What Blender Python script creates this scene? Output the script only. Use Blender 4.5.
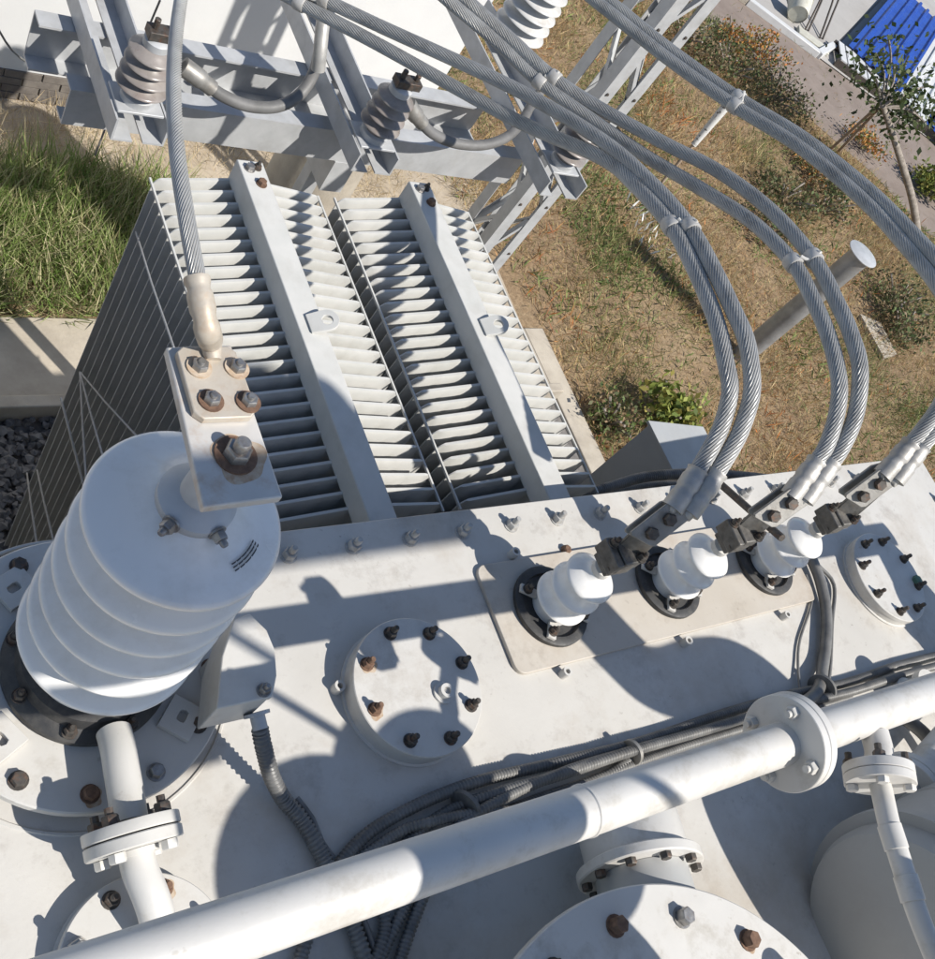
import bpy, math, random
import numpy as np
from mathutils import Vector, Matrix

for o in list(bpy.data.objects):
    bpy.data.objects.remove(o, do_unlink=True)
random.seed(7)
rng = np.random.default_rng(7)
scene = bpy.context.scene
COL = scene.collection
PI = math.pi
GZ = -3.2                      # yard level; the tank lid is z = 0

# ------------------------------------------------------------------ camera, sky, sun, exposure
cam_data = bpy.data.cameras.new('camera')
cam = bpy.data.objects.new('camera', cam_data)
COL.objects.link(cam)
R = ((0.78594131, -0.35736834, 0.50456329), (-0.07468981, -0.86494611, -0.49627579), (0.61377331, 0.35235791, -0.70648866))
cam.matrix_world = Matrix(((R[0][0], -R[1][0], -R[2][0], 0), (R[0][1], -R[1][1], -R[2][1], 0), (R[0][2], -R[1][2], -R[2][2], 2.0), (0, 0, 0, 1)))
cam_data.sensor_fit = 'HORIZONTAL'
cam_data.sensor_width = 36
cam_data.lens = 36 * 1023.19 / 935
cam_data.clip_start = 0.02
cam_data.clip_end = 400
scene.camera = cam

SUN_AZ, SUN_EL = math.radians(-62), math.radians(46.8)
sun_vec = Vector((math.cos(SUN_AZ) * math.cos(SUN_EL), math.sin(SUN_AZ) * math.cos(SUN_EL), math.sin(SUN_EL)))
world = bpy.data.worlds.new('World')
scene.world = world
world.use_nodes = True
wn = world.node_tree
sky = wn.nodes.new('ShaderNodeTexSky')
sky.sky_type = 'NISHITA'
sky.sun_disc = False
sky.ozone_density = 1.6
sky.dust_density = 0.4
sky.sun_elevation = SUN_EL
sky.sun_rotation = PI / 2 - SUN_AZ
wn.links.new(sky.outputs[0], wn.nodes['Background'].inputs[0])
wn.nodes['Background'].inputs[1].default_value = 0.105
sl = bpy.data.lights.new('sun', 'SUN')
sl.energy = 5.0
sl.angle = math.radians(0.53)
sl.color = (1.0, 0.955, 0.88)
so = bpy.data.objects.new('sun', sl)
COL.objects.link(so)
so.rotation_euler = sun_vec.to_track_quat('Z', 'Y').to_euler()
scene.view_settings.view_transform = 'Standard'
scene.view_settings.look = 'None'
scene.view_settings.exposure = 0.33
scene.view_settings.gamma = 1.0
scene.view_settings.use_curve_mapping = False

# ------------------------------------------------------------------ materials
ALB = 0.80                     # overall factor on the listed colours, lowered to cut bounce and deepen shade

def nt_new(name):
    m = bpy.data.materials.new(name)
    m.use_nodes = True
    nt = m.node_tree
    return m, nt, nt.nodes['Principled BSDF']

def pos(nt, scale=None):
    g = nt.nodes.new('ShaderNodeNewGeometry')
    return g.outputs['Position']

def noise(nt, vec, scale, detail=5, rough=0.6):
    n = nt.nodes.new('ShaderNodeTexNoise')
    n.inputs['Scale'].default_value = scale
    n.inputs['Detail'].default_value = detail
    n.inputs['Roughness'].default_value = rough
    nt.links.new(vec, n.inputs['Vector'])
    return n.outputs['Fac']

def ramp(nt, fac, stops):
    r = nt.nodes.new('ShaderNodeValToRGB')
    e = r.color_ramp.elements
    while len(e) < len(stops):
        e.new(0.5)
    for i, (p, c) in enumerate(stops):
        e[i].position = p
        e[i].color = (*c, 1) if len(c) == 3 else c
    nt.links.new(fac, r.inputs[0])
    return r.outputs['Color']

def mix(nt, a, b, fac):
    m = nt.nodes.new('ShaderNodeMix')
    m.data_type = 'RGBA'
    for sock, val in ((m.inputs[6], a), (m.inputs[7], b), (m.inputs[0], fac)):
        if isinstance(val, (tuple, list)):
            sock.default_value = (*val, 1)
        elif isinstance(val, (int, float)):
            sock.default_value = val
        else:
            nt.links.new(val, sock)
    return m.outputs[2]

def bump(nt, bsdf, h, strength, dist=0.01):
    b = nt.nodes.new('ShaderNodeBump')
    b.inputs['Strength'].default_value = strength
    b.inputs['Distance'].default_value = dist
    nt.links.new(h, b.inputs['Height'])
    nt.links.new(b.outputs[0], bsdf.inputs['Normal'])

def mat(name, col, col2=None, scale=6.0, rough=0.5, metal=0.0, dirt=None, dirt_amt=0.25, dirt_scale=3.0, speck=None, bmp=0.0, bscale=60.0, lo=0.35, hi=0.65, spec=0.5):
    sc = lambda q: tuple(v * ALB for v in q) if q else q
    col, col2, dirt, speck = sc(col), sc(col2), sc(dirt), sc(speck)
    m, nt, b = nt_new(name)
    p = pos(nt)
    f = noise(nt, p, scale)
    c = ramp(nt, f, ((lo, col), (hi, col2 or col)))
    if dirt:
        d = ramp(nt, noise(nt, p, dirt_scale, 8, 0.7), ((0.5, (0, 0, 0)), (0.72, (dirt_amt,) * 3)))
        c = mix(nt, c, dirt, d)
    if speck:
        d = ramp(nt, noise(nt, p, 45.0, 3, 0.6), ((0.66, (0, 0, 0)), (0.72, (0.7, 0.7, 0.7))))
        d2 = ramp(nt, noise(nt, p, 1.7, 3, 0.6), ((0.45, (0, 0, 0)), (0.65, (1, 1, 1))))
        mm = nt.nodes.new('ShaderNodeMath')
        mm.operation = 'MULTIPLY'
        nt.links.new(d, mm.inputs[0])
        nt.links.new(d2, mm.inputs[1])
        c = mix(nt, c, speck, mm.outputs[0])
    if speck:
        d = ramp(nt, noise(nt, p, 7.0, 10, 0.75), ((0.53, (0, 0, 0)), (0.66, (0.38, 0.38, 0.38))))
        c = mix(nt, c, speck, d)
    nt.links.new(c, b.inputs['Base Color'])
    rr = ramp(nt, noise(nt, p, scale * 3, 4), ((0.3, (max(rough - 0.1, 0.03),) * 3), (0.7, (min(rough + 0.12, 1),) * 3)))
    nt.links.new(rr, b.inputs['Roughness'])
    b.inputs['Metallic'].default_value = metal
    b.inputs['Specular IOR Level'].default_value = spec
    if bmp:
        bump(nt, b, noise(nt, p, bscale, 4), bmp, 0.004)
    return m

def attr_mat(name, rough=0.7, trans=0.25, spec=0.3):
    m, nt, b = nt_new(name)
    a = nt.nodes.new('ShaderNodeAttribute')
    a.attribute_name = 'Col'
    nt.links.new(a.outputs['Color'], b.inputs['Base Color'])
    b.inputs['Roughness'].default_value = rough
    b.inputs['Specular IOR Level'].default_value = spec
    if trans:
        t = nt.nodes.new('ShaderNodeBsdfTranslucent')
        nt.links.new(a.outputs['Color'], t.inputs[0])
        ms = nt.nodes.new('ShaderNodeMixShader')
        ms.inputs[0].default_value = trans
        nt.links.new(b.outputs[0], ms.inputs[1])
        nt.links.new(t.outputs[0], ms.inputs[2])
        nt.links.new(ms.outputs[0], nt.nodes['Material Output'].inputs[0])
    return m

LIDP = mat('lid_paint', (0.59, 0.565, 0.52), (0.66, 0.635, 0.59), 2.5, 0.45, dirt=(0.43, 0.36, 0.28), dirt_amt=0.8, dirt_scale=1.5, speck=(0.30, 0.26, 0.22), bmp=0.12, bscale=90)
PAINT = mat('white_grey_paint', (0.62, 0.60, 0.56), (0.69, 0.67, 0.63), 5, 0.45, dirt=(0.42, 0.36, 0.29), dirt_amt=0.5, dirt_scale=5, speck=(0.38, 0.33, 0.27), bmp=0.06, bscale=120)
PIPEP = mat('pipe_paint', (0.64, 0.62, 0.585), (0.71, 0.69, 0.655), 4, 0.4, dirt=(0.44, 0.40, 0.33), dirt_amt=0.45, dirt_scale=7, speck=(0.42, 0.38, 0.32), bmp=0.05, bscale=150)
RADP = mat('radiator_paint', (0.60, 0.60, 0.57), (0.67, 0.66, 0.63), 8, 0.5, dirt=(0.38, 0.35, 0.30), dirt_amt=0.3, dirt_scale=7, bmp=0.05)
GREYP = mat('cabinet_paint', (0.42, 0.43, 0.44), (0.47, 0.48, 0.48), 4, 0.45, dirt=(0.3, 0.28, 0.25), dirt_amt=0.25)
CONSP = mat('conservator_shade_grey', (0.40, 0.405, 0.40), (0.46, 0.465, 0.46), 3, 0.5, dirt=(0.22, 0.21, 0.19), dirt_amt=0.3)  # darker grey than the other paint, standing in for shade on this end
POSTM = mat('post_steel', (0.30, 0.305, 0.31), (0.42, 0.425, 0.43), 6, 0.38, 0.35, dirt=(0.2, 0.18, 0.16), dirt_amt=0.5, dirt_scale=5)
TANKP = mat('tank_wall_paint', (0.45, 0.46, 0.45), (0.52, 0.52, 0.51), 4, 0.45)
PORC = mat('porcelain_white', (0.92, 0.90, 0.865), (0.99, 0.97, 0.935), 3, 0.16, dirt=(0.60, 0.55, 0.47), dirt_amt=0.4, dirt_scale=8, spec=0.6)
PORCW = mat('porcelain_grey_white', (0.58, 0.575, 0.56), (0.68, 0.67, 0.65), 6, 0.2, dirt=(0.36, 0.32, 0.28), dirt_amt=0.6, dirt_scale=12)
PORCG = mat('porcelain_grey_brown', (0.21, 0.185, 0.17), (0.34, 0.305, 0.28), 9, 0.3, dirt=(0.24, 0.18, 0.16), dirt_amt=0.6, dirt_scale=14)
BLACK = mat('black_gasket', (0.035, 0.035, 0.037), (0.06, 0.058, 0.056), 20, 0.6, dirt=(0.2, 0.18, 0.15), dirt_amt=0.35, dirt_scale=25, bmp=0.2)
RUBBER = mat('black_conduit', (0.13, 0.128, 0.124), (0.23, 0.225, 0.215), 15, 0.4, dirt=(0.28, 0.255, 0.22), dirt_amt=0.5, dirt_scale=18)
STAIN = mat('rust_stain', (0.48, 0.34, 0.22), (0.60, 0.50, 0.39), 60, 0.85, 0.0, dirt=(0.3, 0.14, 0.06), dirt_amt=0.7, dirt_scale=40)
STEEL = mat('bolt_steel', (0.30, 0.29, 0.28), (0.44, 0.43, 0.42), 60, 0.42, 0.75, dirt=(0.2, 0.1, 0.05), dirt_amt=0.4, dirt_scale=50)
JAW = mat('jaw_metal', (0.12, 0.114, 0.105), (0.21, 0.20, 0.185), 40, 0.5, 0.5, dirt=(0.2, 0.16, 0.12), dirt_amt=0.5, dirt_scale=30, bmp=0.3)
PBOLT = mat('pale_bolt', (0.42, 0.415, 0.40), (0.56, 0.55, 0.53), 60, 0.5, 0.2, dirt=(0.3, 0.22, 0.15), dirt_amt=0.6, dirt_scale=45)
DARKB = mat('dark_bolt', (0.075, 0.068, 0.062), (0.14, 0.125, 0.11), 70, 0.55, 0.5, dirt=(0.28, 0.11, 0.04), dirt_amt=0.5, dirt_scale=60)
RUST = mat('rusty_bolt', (0.155, 0.09, 0.06), (0.26, 0.155, 0.10), 80, 0.75, 0.25, dirt=(0.12, 0.06, 0.04), dirt_amt=0.6, dirt_scale=70, bmp=0.3)
GALV = mat('galvanised_steel', (0.50, 0.51, 0.52), (0.60, 0.61, 0.62), 10, 0.5, 0.2, dirt=(0.3, 0.28, 0.25), dirt_amt=0.3, dirt_scale=9)
ALU = mat('aluminium_strand', (0.44, 0.435, 0.42), (0.54, 0.535, 0.515), 12, 0.45, 0.35, dirt=(0.16, 0.15, 0.14), dirt_amt=0.5, dirt_scale=14)
ALUD = mat('aluminium_cast', (0.42, 0.41, 0.39), (0.53, 0.51, 0.48), 14, 0.5, 0.4, dirt=(0.3, 0.26, 0.2), dirt_amt=0.4, dirt_scale=20, bmp=0.2)
LUGT = mat('lug_tan', (0.50, 0.44, 0.36), (0.62, 0.56, 0.48), 12, 0.5, 0.2, dirt=(0.45, 0.27, 0.14), dirt_amt=0.55, dirt_scale=16, bmp=0.15)
LUGG = mat('lug_grey', (0.29, 0.275, 0.25), (0.40, 0.385, 0.36), 18, 0.5, 0.5, dirt=(0.2, 0.16, 0.12), dirt_amt=0.5, dirt_scale=22, bmp=0.2)
PLATE = mat('terminal_plate_metal', (0.60, 0.575, 0.54), (0.70, 0.67, 0.63), 9, 0.45, 0.15, dirt=(0.46, 0.27, 0.13), dirt_amt=0.75, dirt_scale=11)
CONC = mat('concrete', (0.44, 0.385, 0.31), (0.56, 0.50, 0.41), 4, 0.9, dirt=(0.28, 0.24, 0.2), dirt_amt=0.6, dirt_scale=2.5, bmp=0.5, bscale=70)
YARD = mat('yard_concrete', (0.42, 0.40, 0.375), (0.48, 0.46, 0.435), 1.5, 0.9, dirt=(0.33, 0.3, 0.27), dirt_amt=0.5, dirt_scale=0.9, bmp=0.2)
WALLW = mat('white_wall_plaster', (0.74, 0.74, 0.74), (0.79, 0.79, 0.785), 2, 0.8, dirt=(0.6, 0.57, 0.52), dirt_amt=0.2, dirt_scale=1.2, bmp=0.1)
BRICK = mat('grey_brick', (0.15, 0.13, 0.115), (0.22, 0.195, 0.17), 14, 0.9, bmp=0.4)
MORTAR = mat('mortar', (0.40, 0.36, 0.31), (0.46, 0.42, 0.37), 12, 0.95)
STONE = mat('pit_gravel', (0.13, 0.12, 0.115), (0.24, 0.225, 0.21), 18, 0.9)
BLUE = mat('blue_sheet', (0.006, 0.055, 0.36), (0.010, 0.075, 0.44), 2, 0.4, dirt=(0.05, 0.12, 0.4), dirt_amt=0.3, dirt_scale=3)
WHITES = mat('white_sheet', (0.66, 0.66, 0.65), (0.73, 0.73, 0.72), 4, 0.45, dirt=(0.45, 0.43, 0.4), dirt_amt=0.3, dirt_scale=5)
CREAM = mat('cream_plastic', (0.58, 0.56, 0.47), (0.66, 0.64, 0.55), 10, 0.5, dirt=(0.35, 0.33, 0.25), dirt_amt=0.5, dirt_scale=12)
BARK = mat('bark', (0.24, 0.20, 0.16), (0.40, 0.35, 0.30), 16, 0.9, dirt=(0.12, 0.1, 0.08), dirt_amt=0.8, dirt_scale=14, bmp=0.5)
WOOD = mat('prop_wood', (0.30, 0.22, 0.16), (0.42, 0.33, 0.25), 12, 0.85)
STRING = mat('pale_string', (0.42, 0.41, 0.39), (0.5, 0.49, 0.47), 20, 0.8)
SPACER = mat('spacer_grey', (0.50, 0.485, 0.46), (0.60, 0.585, 0.56), 25, 0.5, 0.2, dirt=(0.35, 0.3, 0.24), dirt_amt=0.5, dirt_scale=30)
TIE = mat('white_tie', (0.62, 0.60, 0.56), (0.7, 0.68, 0.64), 30, 0.5)
INK = mat('black_ink', (0.05, 0.05, 0.055), None, 5, 0.5)
LEAF = attr_mat('leaf_blades')

def ground_mat():
    m, nt, b = nt_new('yard_soil')
    p = pos(nt)
    c = ramp(nt, noise(nt, p, 1.1, 8, 0.7), ((0.3, (0.19, 0.125, 0.065)), (0.5, (0.30, 0.20, 0.105)), (0.68, (0.38, 0.285, 0.165))))
    c2 = ramp(nt, noise(nt, p, 22, 6, 0.7), ((0.35, (0.11, 0.07, 0.042)), (0.65, (0.35, 0.26, 0.17))))
    c = mix(nt, c, c2, 0.45)
    nt.links.new(c, b.inputs['Base Color'])
    b.inputs['Roughness'].default_value = 0.95
    bump(nt, b, noise(nt, p, 18, 8, 0.7), 0.8, 0.04)
    return m
SOIL = ground_mat()
PATH = mat('bare_path', (0.24, 0.19, 0.16), (0.30, 0.245, 0.21), 2.2, 0.95, dirt=(0.19, 0.15, 0.12), dirt_amt=0.6, dirt_scale=5, bmp=0.4, bscale=30)
TANS = mat('tan_soil', (0.40, 0.33, 0.245), (0.52, 0.44, 0.34), 3.5, 0.95, dirt=(0.28, 0.22, 0.15), dirt_amt=0.7, dirt_scale=6, bmp=0.5, bscale=25)

# ------------------------------------------------------------------ mesh helpers
def V(p):
    return Vector(p)

def frame(axis):
    z = Vector(axis).normalized()
    t = Vector((0, 0, 1)) if abs(z.z) < 0.9 else Vector((1, 0, 0))
    x = t.cross(z).normalized()
    return x, z.cross(x), z

class MB:
    def __init__(self):
        self.v, self.f = [], []

    def add(self, vs, fs):
        n = len(self.v)
        self.v += [tuple(p) for p in vs]
        self.f += [tuple(i + n for i in q) for q in fs]
        return self

    def box(self, c, s, rot=None):
        c = V(c)
        vs = []
        for dx in (-.5, .5):
            for dy in (-.5, .5):
                for dz in (-.5, .5):
                    p = Vector((dx * s[0], dy * s[1], dz * s[2]))
                    vs.append(c + (rot @ p if rot else p))
        return self.add(vs, [(0, 1, 3, 2), (4, 6, 7, 5), (0, 4, 5, 1), (2, 3, 7, 6), (0, 2, 6, 4), (1, 5, 7, 3)])

    def bb(self, a, b):
        return self.box([(a[i] + b[i]) / 2 for i in range(3)], [abs(b[i] - a[i]) for i in range(3)])

    def lathe(self, prof, o=(0, 0, 0), axis=(0, 0, 1), n=40, caps=True, ph=0.0):
        x, y, z = frame(axis)
        o = V(o)
        vs, fs = [], []
        k = len(prof)
        for (r, h) in prof:
            for i in range(n):
                a = 2 * PI * i / n + ph
                vs.append(o + x * (r * math.cos(a)) + y * (r * math.sin(a)) + z * h)
        for j in range(k - 1):
            for i in range(n):
                i2 = (i + 1) % n
                fs.append((j * n + i, j * n + i2, (j + 1) * n + i2, (j + 1) * n + i))
        if caps:
            fs.append(tuple(reversed(range(n))))
            fs.append(tuple((k - 1) * n + i for i in range(n)))
        return self.add(vs, fs)

    def cyl(self, a, b, r, r2=None, n=24, caps=True, ph=0.0):
        a, b = V(a), V(b)
        return self.lathe([(r, 0), (r if r2 is None else r2, (b - a).length)], a, b - a, n, caps, ph)

    def hexa(self, o, axis, af, h, ph=0.0):
        r = af / math.sqrt(3)
        return self.lathe([(r, 0), (r, h * 0.82), (r * 0.86, h)], o, axis, 6, True, ph)

    def tube(self, pts, r, n=12, caps=True, rad=None):
        P = [V(p) for p in pts]
        T = [(P[min(i + 1, len(P) - 1)] - P[max(i - 1, 0)]).normalized() for i in range(len(P))]
        x, y, _ = frame(T[0])
        vs, fs = [], []
        for i, p in enumerate(P):
            x = (x - T[i] * x.dot(T[i])).normalized()
            y = T[i].cross(x)
            rr = rad(i) if rad else r
            for k in range(n):
                a = 2 * PI * k / n
                vs.append(p + x * (rr * math.cos(a)) + y * (rr * math.sin(a)))
        for i in range(len(P) - 1):
            for k in range(n):
                k2 = (k + 1) % n
                fs.append((i * n + k, i * n + k2, (i + 1) * n + k2, (i + 1) * n + k))
        if caps:
            fs.append(tuple(reversed(range(n))))
            fs.append(tuple((len(P) - 1) * n + k for k in range(n)))
        return self.add(vs, fs)

    def strand(self, pts, r, lobes=16, pitch=0.32, sub=3):
        P = [V(p) for p in pts]
        T = [(P[min(i + 1, len(P) - 1)] - P[max(i - 1, 0)]).normalized() for i in range(len(P))]
        x, y, _ = frame(T[0])
        n = lobes * sub
        vs, fs, L = [], [], 0.0
        for i, p in enumerate(P):
            if i:
                L += (p - P[i - 1]).length
            x = (x - T[i] * x.dot(T[i])).normalized()
            y = T[i].cross(x)
            tw = 2 * PI * L / pitch
            for k in range(n):
                a = 2 * PI * k / n + tw
                ph = (k % sub) / sub
                rr = r * (1.0 - 0.13 * (1 - math.sin(PI * ph)))
                vs.append(p + x * (rr * math.cos(a)) + y * (rr * math.sin(a)))
        for i in range(len(P) - 1):
            for k in range(n):
                k2 = (k + 1) % n
                fs.append((i * n + k, i * n + k2, (i + 1) * n + k2, (i + 1) * n + k))
        fs.append(tuple(reversed(range(n))))
        fs.append(tuple((len(P) - 1) * n + k for k in range(n)))
        return self.add(vs, fs)

    def prism(self, poly, o, ux, uy, th):
        """polygon (2-D, counter-clockwise about ux x uy) extruded by th along ux x uy, starting at o"""
        o, ux, uy = V(o), V(ux).normalized(), V(uy).normalized()
        nz = ux.cross(uy)
        n = len(poly)
        vs = [o + ux * a + uy * b for a, b in poly] + [o + ux * a + uy * b + nz * th for a, b in poly]
        fs = [tuple(reversed(range(n))), tuple(range(n, 2 * n))]
        fs += [(i, (i + 1) % n, n + (i + 1) % n, n + i) for i in range(n)]
        return self.add(vs, fs)

    def holed(self, outer, hole, o, ux, uy, th):
        """plate with one hole: outer and hole are loops of equal length"""
        o, ux, uy = V(o), V(ux).normalized(), V(uy).normalized()
        nz = ux.cross(uy)
        n = len(outer)
        P = lambda q, t: o + ux * q[0] + uy * q[1] + nz * t
        vs = [P(q, 0) for q in outer] + [P(q, 0) for q in hole] + [P(q, th) for q in outer] + [P(q, th) for q in hole]
        fs = []
        for i in range(n):
            j = (i + 1) % n
            fs += [(i, n + i, n + j, j), (2 * n + i, 2 * n + j, 3 * n + j, 3 * n + i), (i, j, 2 * n + j, 2 * n + i), (n + i, 3 * n + i, 3 * n + j, n + j)]
        return self.add(vs, fs)

OFF = {}

def me_from(name, mb, material, sharp=40):
    me = bpy.data.meshes.new(name)
    me.from_pydata(mb.v, [], mb.f)
    me.materials.append(material)
    me.polygons.foreach_set('use_smooth', [True] * len(me.polygons))
    me.update()
    me.set_sharp_from_angle(angle=math.radians(sharp))
    return me

def thing(name, label, cat, loc=(0, 0, 0), group=None):
    o = bpy.data.objects.new(name, None)
    o.empty_display_size = 0.1
    COL.objects.link(o)
    o.location = loc
    tag(o, label, cat, group)
    OFF[o.name] = V(loc)
    return o

def tag(o, label, cat, group=None):
    o['label'] = label
    o['category'] = cat
    if group:
        o['group'] = group
    return o

def part(name, mb, material, parent=None, bevel=0.0, sharp=40, label=None, kind=None):
    off = OFF[parent.name] if parent else Vector((0, 0, 0))
    if off.length:
        mb.v = [(p[0] - off.x, p[1] - off.y, p[2] - off.z) for p in mb.v]
    me = me_from(name, mb, material, sharp)
    o = bpy.data.objects.new(name, me)
    COL.objects.link(o)
    if parent:
        o.parent = parent
    OFF[o.name] = off
    if bevel:
        b = o.modifiers.new('bevel', 'BEVEL')
        b.width = bevel
        b.segments = 2
        b.limit_method = 'ANGLE'
        b.angle_limit = math.radians(50)
    if label:
        o['label'] = label
    if kind:
        o['kind'] = kind
    return o

def solo(name, mb, material, label, cat, group=None, bevel=0.0, sharp=40):
    """a thing that is one mesh, with its origin at its own base"""
    a = np.array(mb.v)
    c = V(((a[:, 0].min() + a[:, 0].max()) / 2, (a[:, 1].min() + a[:, 1].max()) / 2, a[:, 2].min()))
    mb.v = [(p[0] - c.x, p[1] - c.y, p[2] - c.z) for p in mb.v]
    o = part(name, mb, material, None, bevel, sharp)
    o.location = c
    OFF[o.name] = c
    return tag(o, label, cat, group)

def struct(name, mb, material, bevel=0.0):
    return part(name, mb, material, None, bevel, kind='structure')

def inst(name, me, parent, p, rot=None):
    """shared-mesh piece under parent, at world point p"""
    o = bpy.data.objects.new(name, me)
    COL.objects.link(o)
    o.parent = parent
    o.location = V(p) - OFF[parent.name]
    if rot:
        o.rotation_euler = rot
    OFF[o.name] = OFF[parent.name]
    return o

def spline(pts, step=0.02):
    """Catmull-Rom through the points, resampled"""
    P = [V(p) for p in pts]
    P = [P[0] * 2 - P[1]] + P + [P[-1] * 2 - P[-2]]
    out = []
    for i in range(1, len(P) - 2):
        p0, p1, p2, p3 = P[i - 1:i + 3]
        n = max(2, int((p2 - p1).length / step))
        for k in range(n):
            t = k / n
            out.append(0.5 * ((2 * p1) + (p2 - p0) * t + (2 * p0 - 5 * p1 + 4 * p2 - p3) * t * t + (3 * p1 - p0 - 3 * p2 + p3) * t ** 3))
    out.append(P[-2])
    return out

def circ(cx, cy, r, n=24, a0=0.0, a1=2 * PI):
    full = abs(a1 - a0 - 2 * PI) < 1e-6
    return [(cx + r * math.cos(a0 + (a1 - a0) * i / (n if full else n - 1)), cy + r * math.sin(a0 + (a1 - a0) * i / (n if full else n - 1))) for i in range(n)]

# shared bolt meshes (origin at the seat, pointing +z)
def bolt_mesh(name, af, hh, stud, sr, material, washer=True):
    b = MB()
    z = 0.0
    if washer:
        b.cyl((0, 0, 0), (0, 0, 0.003), af * 0.72, n=16)
        z = 0.0031
    b.hexa((0, 0, z), (0, 0, 1), af, hh, random.random())
    if stud:
        b.lathe([(sr, z + hh + 0.0002), (sr, z + hh + stud - 0.003), (sr * 0.75, z + hh + stud)], n=10)
    return me_from(name, b, material)

LIDB = bolt_mesh('lid_bolt', 0.030, 0.019, 0.022, 0.009, PBOLT)
CVB = bolt_mesh('cover_bolt', 0.023, 0.015, 0.020, 0.007, DARKB)
CVB2 = bolt_mesh('rusty_cover_bolt', 0.023, 0.015, 0.018, 0.007, RUST)
HEADD = bolt_mesh('dark_head', 0.025, 0.014, 0, 0, DARKB)
HEADR = bolt_mesh('rusty_head', 0.025, 0.014, 0, 0, RUST)
HEADS = bolt_mesh('steel_head', 0.025, 0.013, 0, 0, STEEL)
SMALLB = bolt_mesh('small_bolt', 0.020, 0.013, 0.012, 0.006, DARKB)
SMALLS = bolt_mesh('small_steel_bolt', 0.020, 0.013, 0.010, 0.006, STEEL)
PAINTB = bolt_mesh('painted_bolt', 0.030, 0.02, 0.012, 0.008, PAINT)

def stain_mesh(name, r, seed):
    q = random.Random(seed)
    f1, f2 = q.uniform(0, 6), q.uniform(0, 6)
    pts = [(r * (1 + 0.16 * math.sin(2 * a + f1) + 0.09 * math.sin(5 * a + f2)) * math.cos(a), r * (1 + 0.16 * math.sin(2 * a + f1) + 0.09 * math.sin(5 * a + f2)) * math.sin(a)) for a in np.linspace(0, 2 * PI, 40)[:-1]]
    return me_from(name, MB().prism(pts, (0, 0, 0), (1, 0, 0), (0, 1, 0), 0.0004), STAIN)
STAINS = [stain_mesh('rust_stain', 0.0185, k) for k in range(5)]
def ring_bolts(parent, name, meshes, c, r, n, ph=0.0, skip=()):
    for k in range(n):
        if k in skip:
            continue
        a = ph + 2 * PI * k / n
        if meshes[k % len(meshes)].name.startswith(('rusty', 'big_rusty')):
            inst('rust_stain', STAINS[k % 5], parent, (c[0] + r * math.cos(a) + 0.004, c[1] + r * math.sin(a) - 0.005, c[2] - 0.0001), (0, 0, k))
        inst(name, meshes[k % len(meshes)], parent, (c[0] + r * math.cos(a), c[1] + r * math.sin(a), c[2]), (0, 0, random.random() * 3))

# ------------------------------------------------------------------ ground
S = 5.2 / 4.5                                      # yard sheet level
def gs(x, y):
    return (x * S, y * S)

g = MB()
g.add([(-80, -60, GZ), (120, -60, GZ), (120, 120, GZ), (-80, 120, GZ)], [(0, 1, 2, 3)])
struct('ground', g, SOIL)
# oil pit with its kerb
pit_x0, pit_x1, pit_y0, pit_y1 = -3.0, 5.69, -3.5, 3.30
g = MB().bb((pit_x0, pit_y0, GZ + 0.004), (pit_x1, pit_y1, GZ + 0.008))
struct('pit_floor', g, STONE)
k = struct('pit_kerb', MB().bb((pit_x0, 3.30, GZ), (5.69, 3.925, GZ + 0.05)), CONC, 0.008)
part('kerb_edge', MB().bb((5.69, -3.5, GZ), (5.90, 3.925, GZ + 0.05)), CONC, k, 0.008)
part('kerb_edge', MB().bb((pit_x0, 3.22, GZ), (5.69, 3.30, GZ + 0.16)), CONC, k, 0.008)
# tan bare strip below the white wall
g = MB()
pts = [(-5, 5.795), (6.0, 5.795)]
low = [(x, 5.2 + 0.16 * math.sin(x * 2.1) + 0.09 * math.sin(x * 5.3)) for x in np.linspace(6.0, -5, 60)]
allp = pts + low
g.add([(x, y, GZ + 0.004) for x, y in allp], [tuple(range(len(allp)))])
struct('tan_strip', g, TANS)
# tan ground between the pit and the wall, behind the radiators
g = MB()
cc = [(3.1, 3.93), (5.72, 3.93), (5.75, 4.6), (5.5, 5.3), (3.2, 5.2), (2.95, 4.5)]
g.add([(x, y, GZ + 0.008) for x, y in cc], [tuple(range(len(cc)))])
struct('tan_ground', g, TANS)
# bare path and concrete yard, upper right
g = MB()
pa = [gs(10.0, 8.35), gs(10.9, 7.35), gs(11.25, 6.6), gs(11.9, 5.9), gs(12.3, 5.0), gs(14.5, 4.2), gs(18, 3.6), gs(20, 6), gs(12.55, 8.0), gs(11.4, 8.75), gs(9.4, 10.5), gs(8.9, 10.0)]
g.add([(x, y, GZ + 0.004) for x, y in pa], [tuple(range(len(pa)))])
struct('bare_path', g, PATH)
g = MB()
ya = [gs(12.5, 8.0), gs(16.5, 5.3), gs(40, 18), gs(30, 40), gs(9.0, 10.6)]
g.add([(x, y, GZ + 0.02) for x, y in ya], [tuple(range(len(ya)))])
yard = struct('concrete_yard', g, YARD)
a, b = V((*gs(13.07, 8.31), GZ + 0.021)), V((*gs(16.3, 10.36), GZ + 0.021))
d = (b - a).normalized()
part('joint', MB().prism([(-0.02, 0), (0.02, 0), (0.02, (b - a).length), (-0.02, (b - a).length)], a, d.cross(Vector((0, 0, 1))), d, 0.004), DARKB, yard)

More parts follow.
